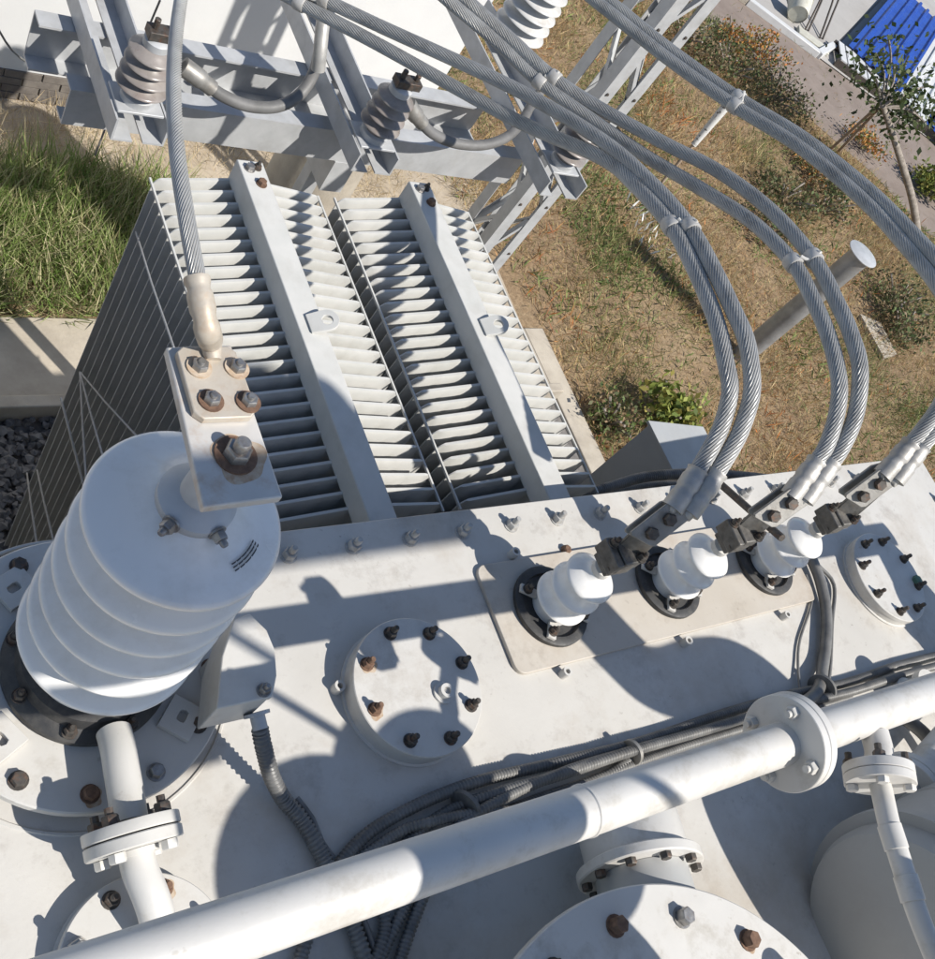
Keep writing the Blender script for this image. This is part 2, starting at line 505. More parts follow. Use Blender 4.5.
# white kerb stones
kp = [V((*gs(10.2, 9.6), GZ)), V((*gs(11.44, 8.73), GZ)), V((*gs(12.44, 8.02), GZ)), V((*gs(13.05, 8.33), GZ))]
for i in range(3):
    a, b = kp[i], kp[i + 1]
    L = (b - a).length
    m = max(1, int(L / 0.75))
    for j in range(m):
        p, q = a.lerp(b, j / m), a.lerp(b, (j + 1) / m - 0.012 / L)
        dd = (q - p).normalized()
        mb = MB().prism([(-0.06, 0), (0.06, 0), (0.06, (q - p).length), (-0.06, (q - p).length)], p, dd.cross(Vector((0, 0, 1))), dd, 0.11)
        where = ['grey kerb stone at the far end of the kerb, number %s from the frame top' % ('one', 'two', 'three', 'four')[j % 4], 'white kerb stone in the straight run beside the bucket', 'white kerb stone on the short return before the blue sheets'][i]
        solo('kerb_stone', mb, CONC if i == 0 else WHITES, where, 'kerb', 'white kerb stones along the yard', 0.01)

# ------------------------------------------------------------------ transformer tank
tank = thing('transformer_tank', 'pale grey transformer tank with a flat bolted lid', 'transformer', (1.3, -0.3, GZ + 0.05))
EDGE_Y, EDGE_X = 0.908, 4.075
part('lid', MB().bb((-1.4, -1.6, -0.022), (EDGE_X, EDGE_Y, 0)), LIDP, tank, 0.003)
part('tank_flange', MB().bb((-1.4, -1.6, -0.05), (EDGE_X - 0.006, EDGE_Y - 0.006, -0.026)), TANKP, tank, 0.003)
part('tank_wall', MB().bb((-1.3, -1.5, GZ + 0.05), (EDGE_X - 0.10, EDGE_Y - 0.10, -0.051)), TANKP, tank)
x = 1.306 - 0.172 * 9
while x < 3.95:
    o = inst('lid_bolt', LIDB, tank, (x + random.uniform(-.004, .004), 0.842, 0.0), (0, 0, random.random() * 3))
    x += 0.172
for k in range(6):
    inst('lid_bolt', LIDB, tank, (4.01, 0.70 - 0.172 * k, 0.0), (0, 0, random.random()))
sock = MB().lathe([(0.013, 0), (0.013, 0.028), (0.007, 0.028), (0.007, 0.010)], n=16, caps=False)
sock.cyl((0, 0, 0.009), (0, 0, 0.0101), 0.007, n=12)
SOCK = me_from('threaded_socket', sock, PAINT)
for p in ((1.777, 0.755, 0.000), (2.257, 0.406, 0.000), (1.781, 0.408, 0.000), (2.733, 0.406, 0.000), (1.137, 0.505, 0.000)):
    inst('threaded_socket', SOCK, tank, p)
part('broken_stud', MB().lathe([(0.016, 0), (0.015, 0.012), (0.010, 0.018)], (1.972, 0.744, 0.000), n=7), RUST, tank)
# shallow weld bead around the turret and a stiffener seam
part('weld_bead', MB().tube([(0.604 + 0.30 * math.cos(a), 0.645 + 0.30 * math.sin(a), 0.0) for a in np.linspace(0, 2 * PI, 90)], 0.0045, 6, False), LIDP, tank)

# ------------------------------------------------------------------ high-voltage turret and bushing
HX, HY = 0.604, 0.642
tur = thing('bushing_turret', 'round bolted turret plate under the big white bushing', 'turret', (HX, HY, 0))
part('turret_wall', MB().cyl((HX, HY, 0.0), (HX, HY, 0.039), 0.225, n=64), PAINT, tur)
part('turret_plate', MB().lathe([(0.276, 0.04), (0.276, 0.058), (0.273, 0.061)], (HX, HY, 0), n=96), PAINT, tur)
ring_bolts(tur, 'turret_bolt', [HEADD, HEADR, HEADS, HEADD, CVB2], (HX, HY, 0.0612), 0.242, 12, math.radians(-131))
for k, a in enumerate((-150, -43, 40, 118)):
    a = math.radians(a)
    u = Vector((math.cos(a), math.sin(a), 0))
    w = Vector((-math.sin(a), math.cos(a), 0))
    outer = [(-.034, -.036), (0, -.036), (.034, -.036), (.034, 0), (.034, .036), (0, .036), (-.034, .036), (-.034, 0)]
    hole = [(-.008, -.008), (0, -.010), (.008, -.008), (.009, 0), (.008, .014), (0, .017), (-.008, .014), (-.009, 0)]
    part('slotted_clamp', MB().holed(outer, hole, V((HX, HY, 0.062)) + u * 0.205, u, w, 0.014), PAINT, tur, 0.001)

hv = thing('high_voltage_bushing', 'large white ribbed porcelain bushing with a metal terminal plate on top', 'bushing', (HX, HY, 0.061))
part('clamp_ring', MB().lathe([(0.152, 0.062), (0.157, 0.068), (0.157, 0.084), (0.148, 0.094), (0.136, 0.102), (0.130, 0.128), (0.112, 0.132)], (HX, HY, 0), n=64), BLACK, hv)
for k in range(8):
    a = 2 * PI * k / 8 + 0.3
    inst('ring_bolt', SMALLB, hv, (HX + 0.143 * math.cos(a), HY + 0.143 * math.sin(a), 0.0975))
prof = [(0.112, 0.105), (0.116, 0.17)]
NS, z0, dz = 6, 0.250, 0.0850
for k in range(NS):
    zc = z0 + k * dz
    rr = 0.160 - 0.0016 * k
    rc = 0.090 - 0.001 * k
    prof += [(rc, zc - 0.030), (rc + 0.004, zc - 0.018), (rr - 0.016, zc - 0.010), (rr - 0.005, zc - 0.0085), (rr - 0.001, zc - 0.005), (rr, zc), (rr - 0.002, zc + 0.005), (rr - 0.008, zc + 0.009)]
    if k < NS - 1:
        prof += [(rr - 0.020, zc + 0.014), (rc + 0.026, zc + 0.025), (rc + 0.009, zc + 0.034), (rc, zc + 0.048)]
zt = z0 + (NS - 1) * dz
prof += [(rr - 0.03, zt + 0.014), (0.09, zt + 0.028), (0.066, zt + 0.040), (0.05, zt + 0.052)]
part('porcelain', MB().lathe(prof, (HX, HY, 0), n=96), PORC, hv, sharp=60)
zt += 0.042
part('top_cap', MB().lathe([(0.055, zt), (0.059, zt + 0.005), (0.059, zt + 0.020), (0.046, zt + 0.030), (0.032, zt + 0.036), (0.028, 0.838)], (HX, HY, 0), n=48), GALV, hv)
a = math.radians(-75)
inst('cap_screw', SMALLS, hv, (HX + 0.057 * math.cos(a), HY + 0.057 * math.sin(a), zt + 0.014), (PI / 2, 0, a + PI / 2))
inst('cap_screw', SMALLS, hv, (HX - 0.047, HY - 0.034, zt + 0.014), (PI / 2, 0, math.radians(215) + PI / 2))
# horizontal terminal plate on the stud
tz = 0.84
tp = part('terminal_plate', MB().prism([(0, 0), (0.118, 0.004), (0.112, 0.262), (0.012, 0.258)], (0.550, 0.566, tz), (1, 0.0, 0), (0.02, 1, 0), 0.017), PLATE, hv, 0.003)
st = MB().cyl((0.617, 0.640, tz + 0.0172), (0.617, 0.640, tz + 0.021), 0.031, n=24)
part('stud_washer', st, RUST, tp)
sr = random.Random(3)
irr = [(0.617 + 0.039 * (1 + 0.10 * math.sin(3 * q + 1) + 0.07 * math.sin(5 * q)) * math.cos(q) + 0.005, 0.640 + 0.039 * (1 + 0.10 * math.sin(3 * q + 1) + 0.07 * math.sin(5 * q)) * math.sin(q) - 0.004) for q in np.linspace(0, 2 * PI, 48)[:-1]]
part('rust_stain', MB().prism(irr, (0, 0, tz + 0.01702), (1, 0, 0), (0, 1, 0), 0.0003), STAIN, tp)
st = MB().hexa((0.617, 0.640, tz + 0.0211), (0, 0, 1), 0.034, 0.016, 0.4).lathe([(0.0115, tz + 0.0372), (0.0115, tz + 0.052), (0.009, tz + 0.055)], (0.617, 0.640, 0), n=14)
part('stud_nut', st, STEEL, tp)
# flat marks printed on the top shed
mk = []
zt_mark = z0 + (NS - 1) * dz + 0.0215
for k, (aa, ll) in enumerate(((-66, .010), (-60, .012), (-56, .004), (-52, .012), (-47, .008), (-43, .012), (-38, .006))):
    aa = math.radians(aa)
    zz = prof[-4][1]
    p0 = V((HX + 0.108 * math.cos(aa), HY + 0.108 * math.sin(aa), zt_mark))
    mk.append((p0, aa, ll))
mb = MB()
for p0, aa, ll in mk:
    u = Vector((-math.sin(aa), math.cos(aa), 0))
    w = Vector((math.cos(aa), math.sin(aa), -0.42)).normalized()
    for q in range(3):
        mb.prism([(-ll / 2, -.0012), (ll / 2 * (0.4 + 0.6 * ((q * 7 + len(mb.v)) % 3) / 2), -.0012), (ll / 2, .0010), (-ll / 2, .0010)], p0 + w * (q - 1) * 0.0055 + Vector((0, 0, 0.0022)), u, w * -1, 0.0006)
part('printed_mark', mb, INK, hv)

# lug and stranded conductor of the high-voltage phase
hc = thing('high_voltage_cable', 'single stranded aluminium cable rising from the big bushing terminal', 'cable', (0.60, 0.80, 0.857))
lz = tz + 0.0174
LUGB = bolt_mesh('lug_bolt', 0.021, 0.010, 0.004, 0.006, STEEL, False)
part('lug_palm', MB().prism([(0.0, 0.012), (0.012, 0), (0.082, 0), (0.094, 0.012), (0.090, 0.112), (0.080, 0.122), (0.012, 0.122), (0.0, 0.112)], (0.571, 0.694, lz), (1, 0, 0), (0.02, 1, 0), 0.013), LUGT, hc, 0.002)
for i, (bx, by, me) in enumerate(((0.598, 0.778, HEADS), (0.655, 0.776, HEADS), (0.600, 0.722, HEADS), (0.655, 0.718, HEADS))):
    wmb = MB().cyl((bx, by, lz + 0.0132), (bx, by, lz + 0.016), 0.0185, n=20)
    w = part('lug_washer', wmb, RUST if i > 1 else STAIN, hc)
    inst('lug_bolt', LUGB, hc, (bx, by, lz + 0.0162), (0, 0, i))
bp_ = [(0.622, 0.790, lz + 0.015), (0.620, 0.812, 0.886), (0.587, 0.787, 0.947), (0.580, 0.820, 0.968), (0.579, 0.850, 0.978)]
bs = spline(bp_, 0.006)
part('lug_barrel', MB().tube(bs, 0.0185, 20, True, rad=lambda i: 0.012 + 0.0062 * min(1, i / 6) - (0.0022 if (i > len(bs) * 0.45 and (i // 2) % 3 == 0) else 0)), LUGT, hc)
cp = [(0.580, 0.835, 0.972), (0.580, 0.861, 0.981), (0.580, 0.897, 0.990), (0.584, 0.951, 0.998), (0.604, 1.054, 0.989), (0.648, 1.203, 0.956), (0.712, 1.385, 0.912), (0.790, 1.581, 0.866), (0.874, 1.771, 0.821), (1.006, 2.052, 0.759)]
part('conductor', MB().strand(spline(cp, 0.008), 0.0122, 18, 0.16), ALU, hc)

# half-round junction box beside the turret
jb = thing('junction_box', 'half-round white junction box tucked against the turret plate', 'junction box', (0.82, 0.52, 0.061))
jz0, jz1 = 0.120, 0.250
jq = [(0.752, 0.457, 0.250), (0.864, 0.456, 0.250), (0.886, 0.496, 0.250), (0.898, 0.545, 0.250), (0.894, 0.588, 0.250), (0.870, 0.628, 0.250), (0.835, 0.622, 0.250), (0.790, 0.554, 0.250)]
jc = (sum(p[0] for p in jq) / 8, sum(p[1] for p in jq) / 8)
jp = [(jc[0] + (p[0] - jc[0]) * 0.95, jc[1] + (p[1] - jc[1]) * 0.97) for p in jq]
part('box_body', MB().prism(jp, (0, 0, jz0), (1, 0, 0), (0, 1, 0), 0.114), PAINT, jb, 0.004)
part('box_cover', MB().prism([(p[0], p[1]) for p in jq], (0, 0, jz0 + 0.1145), (1, 0, 0), (0, 1, 0), 0.0155), PAINT, jb, 0.003)
part('box_foot', MB().bb((jc[0] - 0.03, jc[1] - 0.05, 0.0615), (jc[0] + 0.03, jc[1] + 0.05, jz0 - 0.0005)), PAINT, jb)
jg = V((jc[0] + 0.015, jp[0][1] - 0.004, 0.165))
part('gland', MB().lathe([(0.026, 0), (0.026, 0.007), (0.015, 0.008), (0.015, 0.034)], jg, (0.05, -1, -0.25), 20), GALV, jb)
inst('cover_screw', SMALLS, jb, (jq[1][0] - 0.014, jq[1][1] + 0.016, jz1 + 0.0002))

def conduit(pts, r, material, label, pitch=0.009, smooth=False, parent=None):
    s = spline(pts, pitch / 4 if not smooth else 0.02)
    mb = MB().tube(s, r, 12, True, rad=None if smooth else (lambda i: r * (1.0 if (i % 4) in (1, 2) else 0.80)))
    if parent is not None:
        return part('conduit', mb, material, parent)
    return solo('conduit', mb, material, label, 'conduit', 'black cable conduits on the lid', sharp=60)

conduit([jg + V((0.001, -0.03, -0.008)), (jg.x + 0.01, jg.y - 0.06, 0.13), (0.90, 0.345, 0.07), (0.930, 0.30, 0.03), (0.955, 0.26, 0.022), (0.975, 0.19, 0.02), (0.99, 0.10, 0.02), (1.0, -0.05, 0.02), (0.98, -0.35, 0.02)], 0.0175, RUBBER, 'black corrugated conduit leaving the half-round junction box')
conduit([(0.965, 0.30, 0.012), (0.985, 0.25, 0.012), (0.99, 0.20, 0.012), (1.015, 0.12, 0.012), (1.03, -0.05, 0.012), (1.02, -0.35, 0.012)], 0.007, RUBBER, 'thin black wire lying beside the junction box conduit', smooth=True)

# vent elbow with a flange pair in front of the turret
ve = thing('vent_pipe', 'short white elbow pipe with a flange pair in front of the turret', 'pipe', (0.60, 0.33, 0))
part('elbow', MB().tube(spline([(0.606, 0.492, 0.122), (0.603, 0.455, 0.132), (0.599, 0.42, 0.136), (0.595, 0.37, 0.137), (0.591, 0.325, 0.137)], 0.012), 0.0315, 24), PAINT, ve)
fa = Vector((-0.02, -1, -0.10)).normalized()
fc = V((0.591, 0.322, 0.136))
f1 = part('pipe_flange', MB().lathe([(0.083, 0), (0.084, 0.002), (0.084, 0.019), (0.082, 0.021)], fc, fa, 48), PAINT, ve)
part('pipe_flange', MB().lathe([(0.082, 0), (0.084, 0.002), (0.084, 0.020), (0.082, 0.022)], fc + fa * 0.0235, fa, 48), PAINT, ve)
x_, y_, z_ = frame(fa)
for k in range(4):
    a = PI / 4 + k * PI / 2
    p = fc + x_ * (0.064 * math.cos(a)) + y_ * (0.064 * math.sin(a))
    part('flange_bolt', MB().hexa(p - fa * 0.001, -fa, 0.026, 0.017).cyl(p - fa * 0.018, p - fa * 0.03, 0.008, n=8), DARKB, ve)
    part('flange_nut', MB().hexa(p + fa * 0.0466, fa, 0.026, 0.016), PAINT, ve)
part('lower_pipe', MB().tube(spline([fc + fa * 0.046, (0.590, 0.24, 0.13), (0.598, 0.20, 0.125), (0.607, 0.16, 0.105), (0.612, 0.13, 0.06), (0.612, 0.125, 0.062)], 0.012), 0.031, 24), PIPEP, ve)
part('collar', MB().lathe([(0.040, 0), (0.040, 0.010)], fc + fa * 0.0462, fa, 24), PIPEP, ve)

# hand-hole cover, lower left
def round_cover(name, label, c, r, h, nb, ph, meshes, bevel=0.002, base=1.0, cat='cover', col=PAINT):
    t = thing(name, label, cat, (c[0], c[1], 0))
    part('cover_rim', MB().lathe([(r * 1.02 * base, 0.0), (r * 1.02 * base, 0.006), (r * 0.985 * base, 0.008), (r * 0.985 * base, h - 0.018)], (c[0], c[1], 0), n=72), col, t)
    part('cover_plate', MB().lathe([(r, h - 0.017), (r, h - 0.002), (r - 0.002, h)], (c[0], c[1], 0), n=96), col, t)
    ring_bolts(t, 'cover_bolt', meshes, (c[0], c[1], h + 0.0002), r * 0.82, nb, ph)
    return t

round_cover('hand_hole_cover', 'round bolted cover plate partly under the long pipe, lower left', (0.592, 0.100), 0.150, 0.045, 8, math.radians(62), [CVB2, CVB, LIDB])
# eight-bolt cover in the middle of the lid
rc = round_cover('inspection_cover', 'round eight-bolt cover plate in the middle of the lid', (1.312, 0.455), 0.1665, 0.062, 8, math.radians(12), [CVB, CVB, CVB, CVB2, CVB2, CVB, CVB, CVB])
pl = MB().lathe([(0.026, 0), (0.026, 0.006), (0.017, 0.0065), (0.017, 0.022), (0.009, 0.022), (0.009, 0.014)], (1.365, 0.424, 0.0622), n=24, caps=False).cyl((1.365, 0.424, 0.0755), (1.365, 0.424, 0.0765), 0.009, n=12)
part('centre_plug', pl, PAINT, rc)
r2 = round_cover('end_cover', 'round bolted cover plate near the right end of the lid', (3.335, 0.440), 0.170, 0.048, 8, math.radians(20), [CVB])
part('green_plug', MB().lathe([(0.020, 0), (0.020, 0.014), (0.010, 0.018)], (3.47, 0.40, 0.0482), n=6), mat('faded_green', (0.10, 0.20, 0.14), None, 5, 0.6), r2)

# ------------------------------------------------------------------ low-voltage plate and bushings
lvp = thing('low_voltage_plate', 'raised rectangular cover plate carrying three small bushings', 'plate', (2.29, 0.57, 0))
def rrect(x0, y0, x1, y1, r, n=6):
    q = []
    for cx, cy, a0 in ((x1 - r, y0 + r, -PI / 2), (x1 - r, y1 - r, 0), (x0 + r, y1 - r, PI / 2), (x0 + r, y0 + r, PI)):
        q += circ(cx, cy, r, n, a0, a0 + PI / 2)
    return q
part('plate', MB().prism(rrect(1.635, 0.432, 2.935, 0.738, 0.03), (0, 0, 0.0005), (1, 0, 0), (0, 1, 0), 0.013), mat('plate_paint', (0.55, 0.495, 0.42), (0.62, 0.575, 0.51), 3, 0.55, dirt=(0.42, 0.33, 0.24), dirt_amt=0.8, dirt_scale=3.0, speck=(0.3, 0.25, 0.2), bmp=0.1), lvp, 0.002)

LVX = (1.818, 2.285, 2.752)
lv_names = ('small white bushing nearest the middle cover, first of three', 'small white bushing between the two other small ones', 'small white bushing nearest the right-hand cover, last of three')
LVY = 0.588
for X, lab in zip(LVX, lv_names):
    t = thing('low_voltage_bushing', lab, 'bushing', (X, LVY, 0.0135), 'low-voltage bushings')
    ringp = [(0.112, 0.0137), (0.115, 0.018), (0.115, 0.030), (0.108, 0.034), (0.092, 0.034), (0.090, 0.022), (0.02, 0.022)]
    part('base_ring', MB().lathe(ringp, (X, LVY, 0), n=48), BLACK, t)
    for k in range(4):
        a = PI / 4 + k * PI / 2 + 0.2
        c = V((X + 0.084 * math.cos(a), LVY + 0.084 * math.sin(a), 0.036))
        cl = part('hold_down_clamp', MB().box(c + V((0, 0, 0.006)), (0.05, 0.024, 0.010), Matrix.Rotation(a, 3, 'Z')), PAINT, t, 0.001)
        inst('clamp_bolt', SMALLB, t, c + V((0.006 * math.cos(a), 0.006 * math.sin(a), 0.0112)))
    pr_ = [(0.058, 0.023), (0.058, 0.058)]
    for zc_, rr_ in ((0.078, 0.078), (0.140, 0.075), (0.200, 0.071)):
        pr_ += [(0.052, zc_ - 0.016), (0.055, zc_ - 0.012), (rr_ - 0.006, zc_ - 0.008), (rr_, zc_ - 0.004), (rr_, zc_ + 0.002), (rr_ - 0.005, zc_ + 0.006)]
        if zc_ < 0.19:
            pr_ += [(rr_ - 0.012, zc_ + 0.013), (0.058, zc_ + 0.027), (0.052, zc_ + 0.038)]
    pr_ += [(0.060, 0.213), (0.040, 0.224), (0.028, 0.231), (0.025, 0.240)]
    part('porcelain', MB().lathe(pr_, (X, LVY, 0), n=56), PORC, t, sharp=55)
    part('top_cap', MB().lathe([(0.022, 0.236), (0.026, 0.242), (0.026, 0.258), (0.016, 0.262), (0.014, 0.30)], (X, LVY, 0), n=20), PAINT, t)
    # dark jaw clamp on the stud, with its tongue
    part('jaw_clamp', MB().box((X + 0.004, LVY, 0.295), (0.082, 0.062, 0.034)).box((X + 0.010, LVY, 0.335), (0.058, 0.070, 0.034)).box((X - 0.032, LVY + 0.004, 0.322), (0.022, 0.082, 0.05)), JAW, t, 0.004)
    for bx, by, bz in ((-.030, -.024, .3125), (-.028, .026, .348), (.034, -.026, .3525), (.022, .024, .3525)):
        inst('jaw_bolt', SMALLB, t, (X + bx, LVY + by, bz))
    tongue = [V((X + 0.02, LVY + 0.004, 0.33)), V((X + 0.036, LVY + 0.02, 0.40)), V((X + 0.058, LVY + 0.046, 0.53))]
    ax = (tongue[2] - tongue[0]).normalized()
    ux = Vector((0.80, -0.60, 0)).normalized()
    part('terminal_tongue', MB().prism([(-.034, 0), (.034, 0), (.034, .13), (-.034, .13)], tongue[0], ux, ax, 0.012), JAW, t, 0.002)

LVPTS = {
 0: ([(1.831, 0.610, 0.523),(1.860, 0.635, 0.554),(1.896, 0.670, 0.591),(1.931, 0.709, 0.632),(1.962, 0.747, 0.662),(1.983, 0.808, 0.710),(1.993, 0.878, 0.732),(2.023, 0.993, 0.744),(2.070, 1.159, 0.731),(2.112, 1.327, 0.706),(2.154, 1.530, 0.644),(2.169, 1.698, 0.578),(2.096, 1.997, 0.417),(1.857, 2.409, 0.269),(1.688, 2.641, 0.189),(1.518, 2.817, 0.142)],
     [(1.869, 0.591, 0.530),(1.901, 0.619, 0.567),(1.938, 0.653, 0.606),(1.974, 0.691, 0.649),(1.999, 0.729, 0.688),(2.021, 0.794, 0.742),(2.038, 0.898, 0.778),(2.055, 0.997, 0.779),(2.091, 1.133, 0.765),(2.136, 1.296, 0.737),(2.172, 1.498, 0.681),(2.176, 1.745, 0.601),(2.096, 2.071, 0.469),(1.860, 2.458, 0.301),(1.744, 2.612, 0.240),(1.572, 2.805, 0.170)]),
 1: ([(2.198, 0.575, 0.579),(2.227, 0.600, 0.616),(2.257, 0.624, 0.646),(2.288, 0.655, 0.683),(2.321, 0.719, 0.734),(2.342, 0.795, 0.774),(2.378, 0.912, 0.788),(2.418, 1.039, 0.783),(2.465, 1.182, 0.764),(2.502, 1.384, 0.703),(2.523, 1.605, 0.603),(2.498, 1.804, 0.517),(2.434, 1.988, 0.460),(2.313, 2.196, 0.417),(2.212, 2.356, 0.413),(2.077, 2.506, 0.415),(1.983, 2.635, 0.413)],
     [(2.233, 0.558, 0.588),(2.262, 0.585, 0.627),(2.293, 0.610, 0.660),(2.325, 0.640, 0.698),(2.362, 0.703, 0.757),(2.384, 0.799, 0.815),(2.414, 0.897, 0.826),(2.453, 0.997, 0.818),(2.510, 1.174, 0.798),(2.558, 1.407, 0.739),(2.565, 1.627, 0.659),(2.527, 1.811, 0.575),(2.439, 2.037, 0.486),(2.344, 2.186, 0.450),(2.248, 2.341, 0.442),(2.131, 2.491, 0.441),(2.029, 2.620, 0.445)]),
 2: ([(2.545, 0.575, 0.634),(2.571, 0.593, 0.669),(2.600, 0.614, 0.703),(2.625, 0.634, 0.739),(2.660, 0.678, 0.815),(2.689, 0.748, 0.899),(2.738, 0.853, 0.933),(2.794, 0.980, 0.924),(2.851, 1.153, 0.890),(2.899, 1.393, 0.838),(2.882, 1.669, 0.770),(2.842, 1.929, 0.679),(2.756, 2.213, 0.604),(2.658, 2.436, 0.566),(2.603, 2.546, 0.549),(2.515, 2.714, 0.535)],
     [(2.577, 0.554, 0.643),(2.603, 0.577, 0.681),(2.633, 0.601, 0.716),(2.657, 0.623, 0.754),(2.693, 0.666, 0.832),(2.732, 0.742, 0.920),(2.771, 0.855, 0.962),(2.831, 1.000, 0.954),(2.884, 1.180, 0.914),(2.936, 1.427, 0.853),(2.907, 1.699, 0.783),(2.874, 1.964, 0.687),(2.794, 2.240, 0.614),(2.695, 2.464, 0.576),(2.644, 2.572, 0.559),(2.543, 2.726, 0.550)]),
}
PALM = {0: ((1.768, 0.580, 0.453), (1.838, 0.606, 0.514)), 1: ((2.147, 0.556, 0.513), (2.212, 0.577, 0.583)), 2: ((2.498, 0.557, 0.553), (2.566, 0.582, 0.645))}
pair_txt = ('first small bushing', 'middle small bushing', 'last small bushing')
for k in range(3):
    for s in range(2):
        pts = LVPTS[k][s]
        lab = '%s stranded cable of the pair rising from the %s' % (('left-hand', 'right-hand')[s], pair_txt[k])
        t = thing('conductor_cable', lab, 'cable', pts[0], 'paired aluminium cables')
        sp = spline(pts, 0.012)
        part('conductor', MB().strand(sp[8:], 0.0212, 18, 0.30), ALU, t)
        # barrel round the lowest stretch, with crimp dents
        L = [i for i in range(len(sp)) if (sp[i] - sp[0]).length < 0.150]
        bs = spline([sp[i] for i in L[::3]] if len(L) > 6 else sp[:6], 0.005)
        nb = len(bs)
        part('lug_barrel', MB().tube(bs, 0.027, 20, True, rad=lambda i, nb=nb: 0.0275 - (0.0025 if (i > nb * 0.25 and (i // 3) % 3 == 0) else 0)), ALUD, t)
        p0, p1 = V(PALM[k][0]), V(PALM[k][1])
        ax = (p1 - p0).normalized()
        ux = Vector((0.80, -0.60, 0)).normalized()
        nz = ux.cross(ax)
        sgn = (1, -1)[s]
        base = p0 + nz * (0.0135 if s == 0 else -0.0235)
        pm = part('lug_palm', MB().prism([(-.036, .0), (-.028, -.008), (.028, -.008), (.036, .0), (.036, .105), (.024, .125), (-.024, .125), (-.036, .105)], base, ux, ax, 0.010), LUGG, t, 0.002)
        if s == 1 or True:
            for q in (0.022, 0.075):
                pb = base + ax * q + nz * (0.0102 if s == 0 else -0.0002)
                part('palm_bolt', MB().hexa(pb, nz if s == 0 else -nz, 0.028, 0.016, 0.3), DARKB, t)
        part('palm_neck', MB().tube([base + ax * 0.10 + nz * 0.005, bs[0], bs[min(4, nb - 1)]], 0.02, 14), ALUD, t)

# spacers tying the cable pairs together
def spacer(pa, pb, ta, tb, label):
    pa, pb, ta, tb = V(pa), V(pb), V(ta), V(tb)
    t = thing('cable_spacer', label, 'cable spacer', (pa + pb) / 2, 'white cable spacers')
    for p, q in ((pa, ta), (pb, tb)):
        q = q.normalized()
        part('spacer_sleeve', MB().lathe([(0.0235, -0.018), (0.0255, -0.015), (0.0255, 0.015), (0.0235, 0.018)], p, q, 20), SPACER, t)
    part('spacer_wire', MB().tube(spline([pa + Vector((0, 0, 0.029)), (pa + pb) / 2 + Vector((0.0, -0.012, 0.018)), pb + Vector((0, 0, 0.029))], 0.01), 0.005, 8), TIE, t)
def tang(pts, i):
    return V(pts[i + 1]) - V(pts[i - 1])
spacer(LVPTS[0][0][9], LVPTS[0][1][9], tang(LVPTS[0][0], 9), tang(LVPTS[0][1], 9), 'white spacer tying the first cable pair above the dry grass')
spacer(LVPTS[1][0][8], LVPTS[1][1][8], tang(LVPTS[1][0], 8), tang(LVPTS[1][1], 8), 'white spacer tying the middle cable pair beside the capped post')
spacer(LVPTS[1][0][13], LVPTS[1][1][13], tang(LVPTS[1][0], 13), tang(LVPTS[1][1], 13), 'white spacer tying the middle cable pair below the white insulator')
spacer(LVPTS[2][0][11], LVPTS[2][1][11], tang(LVPTS[2][0], 11), tang(LVPTS[2][1], 11), 'white spacer tying the last cable pair over the marker stick')
spacer(LVPTS[0][0][14], LVPTS[0][1][14], tang(LVPTS[0][0], 14), tang(LVPTS[0][1], 14), 'white spacer tying the first cable pair at the frame top')

# ------------------------------------------------------------------ conduits over the lid
def lidz(z, *pp):
    return [(p[0], p[1], z if len(p) < 3 else p[2]) for p in pp]
CZ = [
 ([(3.550, 0.131, 0.020), (3.166, 0.151, 0.020), (2.869, 0.153, 0.020), (2.566, 0.175, 0.022), (2.246, 0.185, 0.022), (1.921, 0.185, 0.022), (1.645, 0.201, 0.024), (1.402, 0.217, 0.026), (1.233, 0.211, 0.024), (1.098, 0.189, 0.020), (1.005, 0.146, 0.020), (0.939, 0.090, 0.020), (0.872, 0.009, 0.020), (0.817, -0.061, 0.020)], 0.0145, 'uppermost corrugated conduit of the bundle crossing the lid'),
 ([(3.463, 0.098, 0.050), (3.087, 0.117, 0.050), (2.801, 0.123, 0.050), (2.461, 0.147, 0.050), (2.113, 0.158, 0.050), (1.846, 0.168, 0.052), (1.608, 0.170, 0.050), (1.430, 0.178, 0.045), (1.294, 0.176, 0.024), (1.176, 0.145, 0.020), (1.081, 0.094, 0.020), (1.061, 0.001, 0.020), (0.984, -0.077, 0.020)], 0.0140, 'second corrugated conduit of the bundle, on top of its middle'),
 ([(2.832, 0.111, 0.020), (2.479, 0.123, 0.020), (2.129, 0.136, 0.020), (1.894, 0.139, 0.020), (1.679, 0.136, 0.020), (1.487, 0.137, 0.020), (1.335, 0.125, 0.020), (1.235, 0.084, 0.020), (1.155, 0.020, 0.020), (1.072, -0.062, 0.020), (1.025, -0.120, 0.020)], 0.0135, 'lowest corrugated conduit of the bundle near the long pipe'),
 ([(1.912, 0.171, 0.022), (1.641, 0.174, 0.052), (1.417, 0.161, 0.052), (1.265, 0.133, 0.050), (1.194, 0.095, 0.030), (1.122, 0.030, 0.020), (1.031, -0.047, 0.020), (0.985, -0.105, 0.020)], 0.0130, 'corrugated conduit fanning out of the bundle under the pipe'),
 ([(1.907, 0.162, 0.022), (1.748, 0.135, 0.020), (1.542, 0.122, 0.020), (1.356, 0.151, 0.050), (1.225, 0.166, 0.050), (1.160, 0.169, 0.030), (1.057, 0.147, 0.020)], 0.0120, 'short corrugated conduit lying across the bundle'),
 ([(2.986, 0.561, 0.030), (2.972, 0.489, 0.030), (2.930, 0.389, 0.025), (2.852, 0.297, 0.025), (2.777, 0.227, 0.025), (2.661, 0.159, 0.050), (2.536, 0.133, 0.060)], 0.0185, 'thick black cable running down from the last small bushing'),
]
for pts, r, lab in CZ:
    conduit(pts, r, RUBBER, lab, smooth='thick' in lab)
